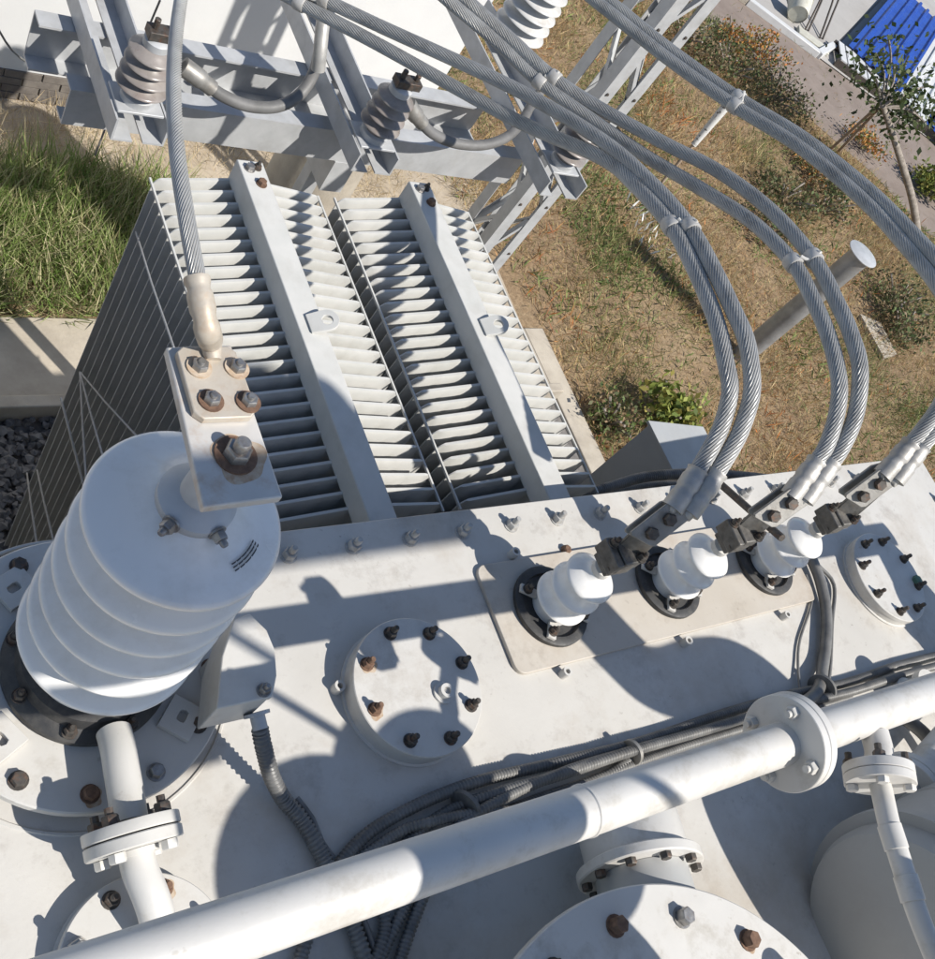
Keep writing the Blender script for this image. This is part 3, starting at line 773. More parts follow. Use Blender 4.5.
conduit([(3.026, 0.544, 0.015), (3.058, 0.466, 0.012), (2.939, 0.340, 0.012), (2.821, 0.213, 0.012), (2.725, 0.153, 0.030)], 0.0065, RUBBER, 'thin black wire beside the thick cable of the last bushing', smooth=True)
conduit([(2.944, 0.521, 0.010), (2.911, 0.436, 0.008), (2.753, 0.323, 0.008), (2.683, 0.252, 0.010), (2.623, 0.179, 0.020)], 0.0045, RUBBER, 'very thin black wire looping near the plate corner', smooth=True)
def tie(p, ax, r, lab):
    solo('cable_tie', MB().lathe([(r, -0.006), (r + 0.003, -0.005), (r + 0.003, 0.005), (r, 0.006)], p, ax, 24), LUGG if 'grey' in lab else RUBBER, lab, 'cable tie', 'cable ties round the conduits')
tie((1.337, 0.175, 0.035), (0.9, 0.35, 0), 0.036, 'black tie round the conduit bundle left of its middle')
tie((1.867, 0.167, 0.036), (0.96, 0.12, 0), 0.030, 'grey tie round the conduit bundle at its middle')
tie((2.704, 0.162, 0.035), (0.9, 0.2, 0), 0.042, 'black tie where the thick cable joins the bundle')

# ------------------------------------------------------------------ long oil pipe
PZ, PR = 0.767, 0.0382
def py(x):
    return 0.0604 - 0.0273 * (x - 0.563)
op = thing('oil_pipe', 'long straight white oil pipe crossing high above the lid', 'pipe', (1.2, py(1.2), 0.0))
pd = Vector((1, -0.0273, 0)).normalized()
FX = 1.5176
def onp(x):
    return V((x, py(x), PZ))
part('pipe_run', MB().cyl(onp(-0.6), onp(FX), PR, n=40), PIPEP, op)
part('pipe_run', MB().cyl(onp(FX + 0.0365), onp(3.9), PR, n=40), PIPEP, op)
part('weld_ring', MB().lathe([(PR, -0.004), (PR + 0.0018, -0.002), (PR + 0.0018, 0.002), (PR, 0.004)], onp(1.034), pd, 40, False), PIPEP, op)
for x0 in (FX, FX + 0.0188):
    part('pipe_flange', MB().lathe([(0.0852, 0), (0.0866, 0.0014), (0.0866, 0.0164), (0.0852, 0.0178)], onp(x0), pd, 64), PIPEP, op)
x_, y_, z_ = frame(pd)
for k in range(4):
    a = PI / 4 + k * PI / 2 + 0.15
    o = x_ * (0.067 * math.cos(a)) + y_ * (0.067 * math.sin(a))
    part('flange_bolt', MB().hexa(onp(FX - 0.0004) + o, -pd, 0.022, 0.013).cyl(onp(FX - 0.0138) + o, onp(FX - 0.0215) + o, 0.0068, n=10), PAINT, op)
    part('flange_nut', MB().hexa(onp(FX + 0.0368) + o, pd, 0.022, 0.013), PAINT, op)
# supports of the long pipe, beyond both frame edges
for sx in (-0.45, 3.75):
    part('pipe_support', MB().bb((sx - 0.03, py(sx) - 0.03, 0.0005), (sx + 0.03, py(sx) + 0.03, PZ - PR + 0.004)), PAINT, op)

# branch leaving the long pipe towards the camera side
br = thing('branch_pipe', 'thin white branch pipe with a bolted flange pair off the long pipe', 'pipe', (1.72, -0.13, PZ))
jx = 1.780
part('branch_stub', MB().tube(spline([(jx, py(jx) - 0.035, PZ), (jx - 0.014, -0.041, PZ), (jx - 0.038, -0.062, PZ)], 0.008), 0.0264, 20), PIPEP, br)
bd = (V((1.7116, -0.119, PZ - 0.004)) - V((1.738, -0.0683, PZ))).normalized()
fb = V((1.7407, -0.0635, PZ))
for q in (0, 0.0186):
    part('pipe_flange', MB().lathe([(0.0630, 0), (0.0643, 0.0013), (0.0643, 0.0163), (0.0630, 0.0176)], fb + bd * q, bd, 48), PIPEP, br)
x_, y_, z_ = frame(bd)
for k in range(4):
    a = PI / 4 + k * PI / 2
    p = fb + x_ * (0.050 * math.cos(a)) + y_ * (0.050 * math.sin(a))
    part('flange_bolt', MB().hexa(p, -bd, 0.020, 0.0125).cyl(p - bd * 0.0125, p - bd * 0.0255, 0.0065, n=8), DARKB, br)
    part('flange_nut', MB().hexa(p + bd * 0.0365, bd, 0.020, 0.011), PIPEP, br)
tl = spline([fb + bd * 0.0358, (1.690, -0.159, 0.767), (1.676, -0.203, 0.767), (1.660, -0.255, 0.767), (1.648, -0.307, 0.765), (1.643, -0.377, 0.760), (1.656, -0.471, 0.740)], 0.010)
part('thin_pipe', MB().tube(tl, 0.0195, 20, True, rad=lambda i: 0.0198 - 0.002 * i / len(tl)), PIPEP, br)
for i in (9, 17):
    part('sleeve', MB().lathe([(0.0190, -0.022), (0.0214, -0.021), (0.0214, 0.021), (0.0190, 0.022)], tl[i], tl[i + 1] - tl[i - 1], 20, False), PIPEP, br)

# side flange seen past the branch
sf = thing('side_pipe', 'white pipe end with a flange pair at the right frame edge', 'pipe', (2.55, -0.14, 0))
sd = Vector((0.97, 0.22, 0)).normalized()
sp0 = V((2.703, -0.183, 0.130))
part('pipe_run', MB().cyl(sp0 - sd * 0.06, sp0 + sd * 0.7, 0.05, n=32), PIPEP, sf)
for q in (0, 0.026):
    part('pipe_flange', MB().lathe([(0.093, 0), (0.095, 0.002), (0.095, 0.022), (0.093, 0.024)], sp0 + sd * q, sd, 48), PIPEP, sf)
# small blue-grey fitting and a black cable near the right frame edge
solo('valve_fitting', MB().lathe([(0.055, 0), (0.055, 0.06), (0.04, 0.07), (0.04, 0.11), (0.052, 0.112), (0.052, 0.14)], (3.073, 0.055, 0.000), n=24).box(V((3.073, 0.055, 0.000)) + V((0.06, 0, 0.09)), (0.10, 0.03, 0.03)), PAINT, 'small grey valve fitting on the lid behind the long pipe', 'valve')
conduit([(2.982, 0.007, 0.050), (3.052, -0.076, 0.050), (3.070, -0.178, 0.050), (3.076, -0.292, 0.050)], 0.022, RUBBER, 'stiff black cable behind the branch flange at the right edge', smooth=True)

# ------------------------------------------------------------------ tap-changer head, elbow and conservator
tc = thing('tap_changer_head', 'big white round cover with rusty bolts at the frame bottom', 'tap changer', (1.22, -0.585, 0))
TZ = 0.30
tcx, tcy, tcr = 1.360, -0.659, 0.570
part('head_body', MB().lathe([(0.27, 0.0), (0.27, TZ - 0.06), (0.36, TZ - 0.019)], (tcx, tcy, 0), n=64), PAINT, tc)
part('head_cover', MB().lathe([(tcr, TZ - 0.018), (tcr, TZ - 0.003), (tcr - 0.003, TZ)], (tcx, tcy, 0), n=128), PIPEP, tc)
BIGR = bolt_mesh('big_rusty_head', 0.031, 0.022, 0, 0, RUST)
BIGD = bolt_mesh('big_dark_head', 0.031, 0.022, 0, 0, DARKB)
BIGS = bolt_mesh('big_steel_head', 0.031, 0.022, 0, 0, STEEL)
ring_bolts(tc, 'head_bolt', [BIGR, BIGS, BIGR, BIGD], (tcx, tcy, TZ + 0.0002), tcr * 0.888, 18, math.radians(46.8))
part('head_plug', MB().lathe([(0.05, 0), (0.05, 0.05), (0.03, 0.07), (0.03, 0.12)], (1.80, -0.45, TZ + 0.0002), n=24), PIPEP, tc)

el = thing('flanged_elbow', 'short white flanged stub under the long pipe beside the big round cover', 'pipe', (1.5, -0.1, 0))
ea = Vector((0.30, 0.90, -0.15)).normalized()
ec = V((1.629, -0.086, 0.160))
part('neck', MB().lathe([(0.105, -0.30), (0.105, -0.011)], ec, ea, 48), TANKP, el)
ef = part('neck_flange', MB().lathe([(0.140, -0.010), (0.143, -0.007), (0.143, 0.012), (0.140, 0.015)], ec, ea, 64), PIPEP, el)
x_, y_, z_ = frame(ea)
for k in range(10):
    a = 2 * PI * k / 10 + 0.1
    p = ec + x_ * (0.124 * math.cos(a)) + y_ * (0.124 * math.sin(a)) - ea * 0.0102
    part('flange_bolt', MB().hexa(p, -ea, 0.022, 0.014), DARKB, el)
part('cap', MB().lathe([(0.118, 0.0155), (0.118, 0.105), (0.112, 0.120), (0.095, 0.126)], ec, ea, 56), PIPEP, el)

cz = thing('conservator', 'large grey cylindrical oil conservator end at the lower right corner', 'oil tank', (2.4, -0.41, 0))
cc_ = V((2.30, -0.475, 0.224))
part('end_cap', MB().lathe([(0.235, -0.040), (0.258, -0.030), (0.27, 0.0), (0.27, 0.05)], cc_, (1, 0, 0), 72), CONSP, cz)
part('end_ring', MB().lathe([(0.30, 0.03), (0.30, 0.06)], cc_, (1, 0, 0), 72), CONSP, cz)
part('shell', MB().lathe([(0.285, 0.061), (0.285, 0.60), (0.24, 0.65)], cc_, (1, 0, 0), 72), CONSP, cz)
part('weld_seam', MB().lathe([(0.2855, 0.30), (0.289, 0.304), (0.2855, 0.308)], cc_, (1, 0, 0), 72, False), CONSP, cz)

# ------------------------------------------------------------------ radiators
FW, FT, FB = 0.2925, -0.212, -2.75
def fin_mesh(name, half):
    """pressed radiator panel: thin rim, bulged oil channels, top falling away from the middle"""
    us = [-half, -half + 0.014, -half + 0.024]
    nch = 7
    w = (2 * half - 0.048) / nch
    for k in range(nch):
        u0 = -half + 0.024 + k * w
        us += [u0 + w * 0.25, u0 + w * 0.75]
        if k < nch - 1:
            us += [u0 + w * 0.97, u0 + w * 1.03]
    us += [half - 0.024, half - 0.014, half]
    us = sorted(us)
    def thick(u, row):
        d = half - abs(u)
        if row == 0:
            return 0.0045 if d > 0.02 else 0.002
        if d < 0.015:
            return 0.0020
        if d < 0.025:
            return 0.004
        t = 0.0085
        q = ((u + half - 0.024) / w) % 1.0
        if row >= 2 and (q < 0.06 or q > 0.94):
            t = 0.004
        return t
    def ztop(u):
        return FT - 0.036 * max(0, (abs(u) - 0.05)) / (half - 0.05) - (0.018 if abs(u) > half - 0.003 else 0)
    rows = [0.0, -0.012, -0.07, -0.5, FB + 0.24]
    vs, fs = [], []
    nu = len(us)
    for side in (-1, 1):
        for ri, dz_ in enumerate(rows):
            for u in us:
                zz = ztop(u) + dz_ if ri < 4 else FB
                vs.append((u, side * thick(u, ri), zz))
    K = len(rows) * nu
    for ri in range(len(rows) - 1):
        for i in range(nu - 1):
            a_, b_, c_, d_ = ri * nu + i, ri * nu + i + 1, (ri + 1) * nu + i + 1, (ri + 1) * nu + i
            fs += [(a_, d_, c_, b_), (K + a_, K + b_, K + c_, K + d_)]
    for i in range(nu - 1):
        fs.append((i, i + 1, K + i + 1, K + i))
    for ri in range(len(rows) - 1):
        a_, d_ = ri * nu, (ri + 1) * nu
        fs += [(a_, K + a_, K + d_, d_), (a_ + nu - 1, d_ + nu - 1, K + d_ + nu - 1, K + a_ + nu - 1)]
    mb = MB().add(vs, fs)
    return me_from(name, mb, RADP, 50)

FIN = fin_mesh('fin', FW)
for i, (cx, hx, lab) in enumerate(((1.534, 1.522, 'left-hand white panel radiator, beside the dark shaded side'), (2.192, 2.180, 'right-hand white panel radiator, next to the lattice mast'), (0.245, 0.245, 'added unseen third radiator past the left frame edge, blocking sky light'))):  # third one is added off frame to keep sky light off its neighbour
    t = thing('radiator', lab, 'radiator', (cx, 1.65, FB))
    for k in range(25):
        o = inst('fin', FIN, t, (cx, 1.05 + 0.05 * k, 0.0))
        o.location.z = -OFF[t.name].z
    hw = 0.045
    hd = part('header', MB().bb((hx - hw, 0.80, -0.222), (hx + hw, 2.262, -0.135)), RADP, t, 0.004)
    inst('header_plug', HEADS, t, (hx - 0.012, 2.225, -0.1348))
    inst('header_plug', HEADR, t, (hx + 0.010, 2.165, -0.1348))
    inst('header_plug', SMALLB, t, (hx + 0.016, 2.232, -0.1348))
    # lifting eyes: bent plates with a hole
    for ly in (1.62,):
        s_ = 0.72
        up = Vector((0.94, 0.0, 0.34)).normalized()
        outer = [(-.03 * s_, -.045 * s_), (.03 * s_, -.05 * s_)] + circ(.05 * s_, 0, .05 * s_, 9, -PI / 2, PI / 2) + [(.03 * s_, .05 * s_), (-.03 * s_, .045 * s_), (-.03 * s_, 0.0)]
        hole = []
        for q in outer:
            a = math.atan2(q[1], q[0] - .05 * s_)
            hole.append((.05 * s_ + .017 * math.cos(a), .017 * math.sin(a)))
        part('lifting_eye', MB().holed(outer, hole, (hx + 0.012, ly, -0.131), up, (0, 1, 0), 0.012), RADP, t, 0.001)
    # tie rods along the four outer corners
    for sx in (-1, 1):
        part('tie_rod', MB().bb((cx + sx * (FW + 0.0035) - 0.003, 1.03, -0.270), (cx + sx * (FW + 0.0035) + 0.003, 2.27, -0.262)), RADP, t)
        part('tie_rod', MB().bb((cx + sx * (FW + 0.0035) - 0.003, 1.03, -1.50), (cx + sx * (FW + 0.0035) + 0.003, 2.27, -1.49)), RADP, t)
    part('lower_header', MB().bb((hx - hw, 0.80, FB - 0.08), (hx + hw, 2.262, FB - 0.001)), RADP, t)

# strings hanging in front of the shaded radiator side
SV = [((1.215, 2.10, -0.42), (1.217, 2.186, -0.420), (0.960, 1.366, 0.100)),
      (None, (1.207, 2.156, -1.150), (1.011, 1.385, -0.350)), (None, (1.207, 2.156, -1.150), (0.920, 1.358, -0.400)), (None, (1.207, 2.156, -1.150), (0.860, 1.267, -0.420)),
      (None, (1.109, 2.057, -1.700), (0.730, 1.157, -0.500)), (None, (1.149, 2.067, -1.700), (0.774, 1.151, -0.500))]
SL = ['pale string from the far top of the shaded radiator side', 'rightmost of three pale strings meeting at the radiator corner', 'middle of three pale strings meeting at the radiator corner', 'leftmost of three pale strings meeting at the radiator corner', 'pale string lowest left beside the gravel', 'pale string just right of the lowest left one']
for (q, a, b), lab in zip(SV, SL):
    a, b = V(a), V(b)
    solo('string', MB().tube([a, (a + b) / 2 - Vector((0, 0, 0.006)), b], 0.0032, 6), STRING, lab, 'string', 'strings beside the radiator')

# ------------------------------------------------------------------ control cabinet beyond the lid edge
cb = thing('control_cabinet', 'grey control cabinet with a sloping top behind the lid edge', 'cabinet', (3.45, 1.35, GZ + 0.05))
part('cabinet_body', MB().prism([(0, 0), (0.42, 0), (0.42, 2.52), (0, 2.60)], (3.265, 1.445, GZ + 0.05), (1, 0, 0), (0, 0, 1), 0.215), GREYP, cb)
part('cabinet_roof', MB().prism([(-0.008, 0), (0.44, -0.085), (0.44, -0.070), (-0.008, 0.015)], (3.265, 1.460, GZ + 2.652), (1, 0, 0), (0, 0, 1), 0.245), GREYP, cb, 0.002)
part('cabinet_door', MB().bb((3.29, 1.218, GZ + 0.15), (3.66, 1.2285, GZ + 2.45)), GREYP, cb, 0.003)
for pts, r, lab in (([(2.363, 1.047, -0.320), (2.544, 1.058, -0.300), (2.742, 1.078, -0.280), (2.920, 1.062, -0.250), (3.164, 1.038, -0.250), (3.553, 1.010, -0.300)], 0.02, 'upper black cable looping behind the lid edge'),
                    ([(2.392, 1.043, -0.360), (2.650, 1.065, -0.360), (2.870, 1.078, -0.360), (3.114, 1.045, -0.340), (3.546, 1.011, -0.350)], 0.018, 'lower black cable looping behind the lid edge')):
    conduit(pts, r, RUBBER, lab)
# short clamp bar that stands across the middle bushing's lug
solo('earthing_bar', MB().cyl((2.622, 0.855, 0.100), (2.554, 0.579, 0.260), 0.012, n=12), DARKB, 'thin dark bar slanting between the first and middle bushing lugs', 'bar')

# ------------------------------------------------------------------ steel cross-beam and brackets
def channel(o, ux, uy, length, w, h, t=0.008):
    poly = [(0, 0), (w, 0), (w, t), (t, t), (t, h - t), (w, h - t), (w, h), (0, h)]
    return MB().prism(poly, o, ux, uy, length)
solo('steel_channel', channel((3.10, 2.745, -0.535), (0, 1, 0), (0, 0, 1), -1.97, 0.075, 0.150), GALV, 'front galvanised channel beam behind the radiators', 'beam', 'galvanised channel beams')
solo('steel_channel', channel((3.02, 3.055, -0.345), (0, -1, 0), (0, 0, -1), -1.95, 0.075, 0.190), GALV, 'rear galvanised channel beam nearest the white wall', 'beam', 'galvanised channel beams')
BRK = [((1.215, 1.330), 'left end of the beams'), ((2.110, 2.225), 'middle of the beams'), ((3.055, 3.215), 'right end of the beams, by the mast')]
bz = -0.338
for (xa, xb), where in BRK:
    for q, (xx, sgn, side) in enumerate(((xa, 1, 'left-hand'), (xb, -1, 'right-hand'))):
        poly = [(0, 0), (0.07 * sgn, 0), (0.07 * sgn, 0.007), (0.007 * sgn, 0.007), (0.007 * sgn, 0.085), (0, 0.085)]
        if sgn < 0:
            poly = poly[::-1]
        mb = MB().prism(poly, (xx - 0.03 * sgn, 3.66, bz), (1, 0, 0), (0, 0, 1), 1.17)
        solo('angle_bracket', mb, GALV, '%s angle bar of the bracket at the %s' % (side, where), 'bracket', 'angle bars across the beams')

def insulator(name, label, p, material, r, ns, h, cap=True, tilt=0.0, zb=bz + 0.0862):
    t = thing(name, label, 'insulator', (p[0], p[1], zb), 'post insulators')
    x0, y0 = p[0], p[1]
    part('base_plate', MB().box((x0, y0, zb + 0.0055), (0.15, 0.13, 0.010)), GALV, t, 0.002)
    part('base_fitting', MB().lathe([(0.055, zb + 0.011), (0.055, zb + 0.035), (0.045, zb + 0.042)], (x0, y0, 0), n=28), GALV, t)
    pr2 = [(0.044, zb + 0.040)]
    pit = (h - 0.09) / ns
    for k in range(ns):
        zc = zb + 0.055 + pit * (k + 0.5)
        rr = r * (1 - 0.03 * k)
        pr2 += [(0.045, zc - pit * 0.42), (rr * 0.80, zc - pit * 0.12), (rr, zc - pit * 0.06), (rr, zc), (rr * 0.93, zc + pit * 0.1), (0.05, zc + pit * 0.36)]
    pr2 += [(0.040, zb + h - 0.03)]
    part('sheds', MB().lathe(pr2, (x0, y0, 0), n=44), material, t, sharp=60)
    part('top_fitting', MB().lathe([(0.042, zb + h - 0.031), (0.042, zb + h - 0.008), (0.03, zb + h)], (x0, y0, 0), n=24), GALV, t)
    part('top_clamp', MB().box((x0 + 0.01, y0, zb + h + 0.016), (0.10, 0.05, 0.03)).cyl((x0 - 0.02, y0, zb + h + 0.03), (x0 - 0.02, y0, zb + h + 0.065), 0.010, n=8).cyl((x0 + 0.04, y0, zb + h + 0.03), (x0 + 0.04, y0, zb + h + 0.055), 0.010, n=8), DARKB, t, 0.002)
    return t
insulator('post_insulator', 'brown-grey post insulator left of the single cable', (1.268, 2.585), PORCG, 0.084, 4, 0.255)
insulator('post_insulator', 'brown-grey post insulator in the middle, below the cable pair', (2.165, 2.585), PORCG, 0.080, 4, 0.255)
insulator('post_insulator', 'grey post insulator half hidden by the cables at the right bracket', (3.135, 2.60), PORCG, 0.085, 4, 0.255)
insulator('post_insulator', 'dark post insulator at the top left frame edge', (1.268, 3.36), PORCG, 0.12, 4, 0.30)
insulator('post_insulator', 'big white post insulator at the frame top', (3.235, 3.37), PORCW, 0.128, 5, 0.36)
insulator('post_insulator', 'dark insulator at the frame top behind the first cable pair', (2.165, 3.42), PORCG, 0.10, 4, 0.28)

def jumper(pts, label, r=0.021):
    t = thing('jumper_cable', label, 'cable', pts[0], 'black jumper cables')
    s = spline(pts, 0.012)
    part('sheathed_wire', MB().tube(s, r, 14), mat('jumper_sheath', (0.13, 0.127, 0.122), (0.19, 0.185, 0.18), 12, 0.55), t)
    part('jumper_lug', MB().tube(s[:10], r * 1.5, 14, True, rad=lambda i: r * (1.5 if i < 6 else 1.3)), LUGG, t)
jumper([(1.380, 2.600, -0.097), (1.433, 2.585, -0.117), (1.526, 2.570, -0.159), (1.637, 2.570, -0.185), (1.748, 2.590, -0.183), (1.832, 2.630, -0.149), (1.891, 2.700, -0.103), (1.967, 2.850, -0.101), (1.996, 2.950, -0.070)], 'dark jumper cable sagging from the left insulator to the middle bracket')
jumper([(2.242, 2.600, -0.085), (2.305, 2.585, -0.127), (2.391, 2.570, -0.172), (2.520, 2.570, -0.202), (2.659, 2.580, -0.199), (2.785, 2.620, -0.179), (2.894, 2.700, -0.162), (3.041, 2.850, -0.169), (3.144, 2.950, -0.136)], 'dark jumper cable sagging from the middle insulator to the right bracket')
solo('strap_clamp', MB().tube(spline([(1.874, 2.660, -0.061), (1.862, 2.680, -0.003), (1.858, 2.720, 0.054), (1.866, 2.760, 0.084)], 0.02), 0.024, 12), ALUD, 'pale strap clamp hanging below the first cable pair', 'clamp')

# thin wires near the wall
solo('thin_wire', MB().tube(spline([(1.404, 4.600, -1.589), (1.479, 4.600, -1.705), (1.553, 4.600, -1.802), (1.655, 4.600, -1.871), (1.748, 4.600, -1.884), (1.860, 4.600, -1.873)], 0.05), 0.006, 6), RUBBER, 'thin curved wire hanging before the white wall', 'wire')
solo('thin_wire', MB().tube([(1.908, 4.000, -0.892), (1.895, 4.000, -1.121), (1.869, 4.000, -1.432), (1.857, 4.000, -1.873)], 0.005, 6), RUBBER, 'thin dark straight wire slanting past the left bracket', 'wire')

# concrete pole carrying the beams
cp_ = thing('concrete_pole', 'round concrete pole behind the steel beams', 'pole', (3.0, 3.85, GZ))
part('shaft', MB().lathe([(0.26, GZ), (0.235, -1.24)], (3.0, 3.85, 0), n=40), CONC, cp_)
part('pole_cap', MB().lathe([(0.24, -1.238), (0.24, -1.18)], (3.0, 3.85, 0), n=40), GALV, cp_)
bs_ = thing('beam_post', 'slender steel post under the beams, mostly hidden behind the radiators', 'post', (2.25, 2.9, GZ))
part('post_shaft', MB().bb((2.22, 2.87, GZ), (2.28, 2.93, -0.70)), GALV, bs_)
part('post_head', MB().bb((2.20, 2.74, -0.699), (2.30, 3.06, -0.537)), GALV, bs_)

# ------------------------------------------------------------------ lattice mast
mast = thing('lattice_mast', 'tall galvanised steel lattice mast behind the right radiator', 'mast', (4.53, 3.83, GZ))
mx0, mx1, my0, my1, mz = 4.375, 4.660, 3.70, 4.0, 3.4
def angle_bar(a, b, e1, e2, w=0.05, t=0.006):
    """L-section from a to b, legs along e1 and e2"""
    a, b, e1, e2 = V(a), V(b), V(e1), V(e2)
    d = (b - a)
    prof_ = [(0, 0), (w, 0), (w, t), (t, t), (t, w), (0, w)]
    n_ = 6
    vs = [a + e1 * p + e2 * q for p, q in prof_] + [b + e1 * p + e2 * q for p, q in prof_]
    fs = [tuple(reversed(range(n_))), tuple(range(n_, 2 * n_))] + [(i, (i + 1) % n_, n_ + (i + 1) % n_, n_ + i) for i in range(n_)]
    if e1.cross(e2).dot(d) < 0:
        fs = [tuple(reversed(f)) for f in fs]
    return MB().add(vs, fs)
for (x, sx) in ((mx0, 1), (mx1, -1)):
    for (y, sy) in ((my0, 1), (my1, -1)):
        part('leg', angle_bar((x, y, GZ), (x, y, mz), (sx, 0, 0), (0, sy, 0), 0.085), GALV, mast)
step = 0.46
z = GZ + 0.15
i = 0
hole_me = me_from('bolt_head', MB().hexa((0, 0, 0), (0, -1, 0), 0.018, 0.008), DARKB)
while z < mz - step:
    up = i % 2 == 0
    for y, e in ((my0 + 0.0085, 1), (my1 - 0.0085, -1)):
        a_, b_ = ((mx0 + 0.004, y, z), (mx1 - 0.004, y, z + step)) if up else ((mx1 - 0.004, y, z), (mx0 + 0.004, y, z + step))
        part('brace', angle_bar(a_, b_, (0, e, 0), (0, 0, 1), 0.046, 0.005), GALV, mast)
    for x, e in ((mx0 + 0.0085, 1), (mx1 - 0.0085, -1)):
        a_, b_ = ((x, my0 + 0.004, z), (x, my1 - 0.004, z + step)) if not up else ((x, my1 - 0.004, z), (x, my0 + 0.004, z + step))
        part('brace', angle_bar(a_, b_, (e, 0, 0), (0, 0, 1), 0.046, 0.005), GALV, mast)
    for x in (mx0 + 0.03, mx1 - 0.03):
        inst('bolt_head', hole_me, mast, (x, my0 - 0.0005, z + 0.10))
    z += step
    i += 1

# ------------------------------------------------------------------ white building
WY = 5.81
bd_ = thing('building', 'white rendered building wall with a low brick base', 'building', (1.0, WY, GZ))
WX1 = 5.19
part('wall', MB().bb((-6, WY, GZ + 0.245), (WX1, WY + 5, 1.6)), WALLW, bd_)
part('roof_slab', MB().bb((-6.1, WY - 0.15, 1.601), (WX1 + 0.1, WY + 5.1, 1.75)), CONC, bd_)
base = part('brick_base', MB().bb((-6, WY + 0.006, GZ), (WX1 - 0.01, WY + 4.9, GZ + 0.244)), MORTAR, bd_)
bl, bh = 0.235, 0.054
BRK_ME = []
for s_ in range(3):
    mb = MB().box((0, 0, 0), (bl, 0.02, bh))
    BRK_ME.append(me_from('brick', mb, BRICK))
for row in range(4):
    x = 1.2 + (0.12 if row % 2 else 0)
    while x < WX1 - 0.13:
        o = inst('brick', BRK_ME[row % 3], base, (x, WY + 0.0 + random.uniform(-.002, .002), GZ + 0.0325 + row * 0.0605))
        x += bl + 0.013

# ------------------------------------------------------------------ yard furniture
post = thing('steel_post', 'grey steel post with a round flat cap in the dry grass', 'post', (8.44, 3.66, GZ))
pb = V((8.44, 3.66, GZ))
ptz = -1.64
part('post_tube', MB().cyl(pb, (8.44, 3.66, ptz), 0.105, n=36), POSTM, post)
part('post_cap', MB().lathe([(0.152, 0), (0.155, 0.003), (0.155, 0.010), (0.152, 0.012)], (8.44, 3.66, ptz + 0.001), n=40), GALV, post)
mk_ = thing('marker_stick', 'thin marker stick with a blotchy white upper half in the dry grass', 'stick', (*gs(7.52, 5.13), GZ))
mp = V((*gs(7.52, 5.13), GZ))
mt = V((8.863, 6.100, -2.200))
part('stick', MB().cyl(mp, mp.lerp(mt, 0.52), 0.018, n=10), WOOD, mk_)
part('painted_top', MB().cyl(mp.lerp(mt, 0.52), mt, 0.034, 0.05, n=14), mat('flaky_white', (0.68, 0.67, 0.64), (0.12, 0.11, 0.10), 22, 0.7, lo=0.58, hi=0.64), mk_)
solo('concrete_slab', MB().prism([(0, 0), (0.32, 0.05), (0.40, 0.50), (0.06, 0.62)], (*gs(9.5, 3.12), GZ + 0.004), (1, 0, 0), (0, 1, 0), 0.05), CONC, 'small grey concrete slab lying in grass right of the cables', 'slab')

bk = thing('bucket', 'cream plastic bucket tipped on the yard kerb', 'bucket', (*gs(12.35, 8.62), GZ + 0.02))
b0 = V((*gs(12.33, 8.62), GZ + 0.17))
ba = Vector((0.5, 0.75, 0.25)).normalized()
part('bucket_shell', MB().lathe([(0.155, 0), (0.16, 0.01), (0.19, 0.33), (0.205, 0.335), (0.205, 0.36), (0.175, 0.355), (0.15, 0.03)], b0, ba, 28, False).cyl(b0 + ba * 0.02, b0 + ba * 0.025, 0.15, n=28), CREAM, bk)
ch = thing('folding_frame', 'bent dark tube frame leaning beside the bucket', 'frame', (*gs(12.9, 8.65), GZ + 0.02))
fp = V((*gs(12.75, 8.55), GZ + 0.03))
for q, (w, h) in enumerate(((0.17, 0.95), (0.09, 0.80))):
    pts = [fp + Vector((-w, 0.0, 0)), fp + Vector((-w + 0.2, 0.30, h * 0.35)), fp + Vector((-w + 0.38, 0.55, h * 0.55)), fp + Vector((0.42, 0.66, h * 0.62)), fp + Vector((w + 0.42, 0.5, h * 0.5)), fp + Vector((w + 0.25, 0.2, h * 0.25)), fp + Vector((w + 0.05, -0.1, 0))]
    part('bent_tube', MB().tube(spline(pts, 0.04), 0.016, 10), DARKB, ch)
solo('plastic_tray', MB().box((*gs(12.55, 8.30), GZ + 0.05), (0.62, 0.22, 0.06), Matrix.Rotation(math.radians(-35), 3, 'Z')), CREAM, 'cream plastic tray lying beside the bucket on the kerb', 'tray', None, 0.01)

# blue corrugated sheets on pale slats
e0, e1 = V((14.745, 9.141, -3.060)) * 1.0, V((16.431, 7.948, -3.060)) * 1.0
e0.z = e1.z = 0.0
ex = (e1 - e0).normalized()
ey = Vector((-ex.y, ex.x, 0))
if ey.y < 0:
    ey = -ey
SB = GZ + 0.02
pal = thing('slat_platform', 'low pale slatted platform under the blue sheets', 'platform', e0 + Vector((0, 0, SB)))
for k in range(22):
    p = e0 + ex * (0.02 + k * 0.145) + ey * 0.02
    part('slat', MB().prism([(0, 0), (0.115, 0), (0.115, 0.62), (0, 0.62)], p + Vector((0, 0, SB + 0.12)), ex, ey, 0.02), WHITES, pal)
part('front_bearer', MB().prism([(-0.02, 0), (3.3, 0), (3.3, 0.06), (-0.02, 0.06)], e0 + Vector((0, 0, SB + 0.0)), ex, ey, 0.119), DARKB, pal)
part('rear_bearer', MB().prism([(-0.02, 0), (3.3, 0), (3.3, 0.06), (-0.02, 0.06)], e0 + ey * 0.6 + Vector((0, 0, SB + 0.0)), ex, ey, 0.119), DARKB, pal)
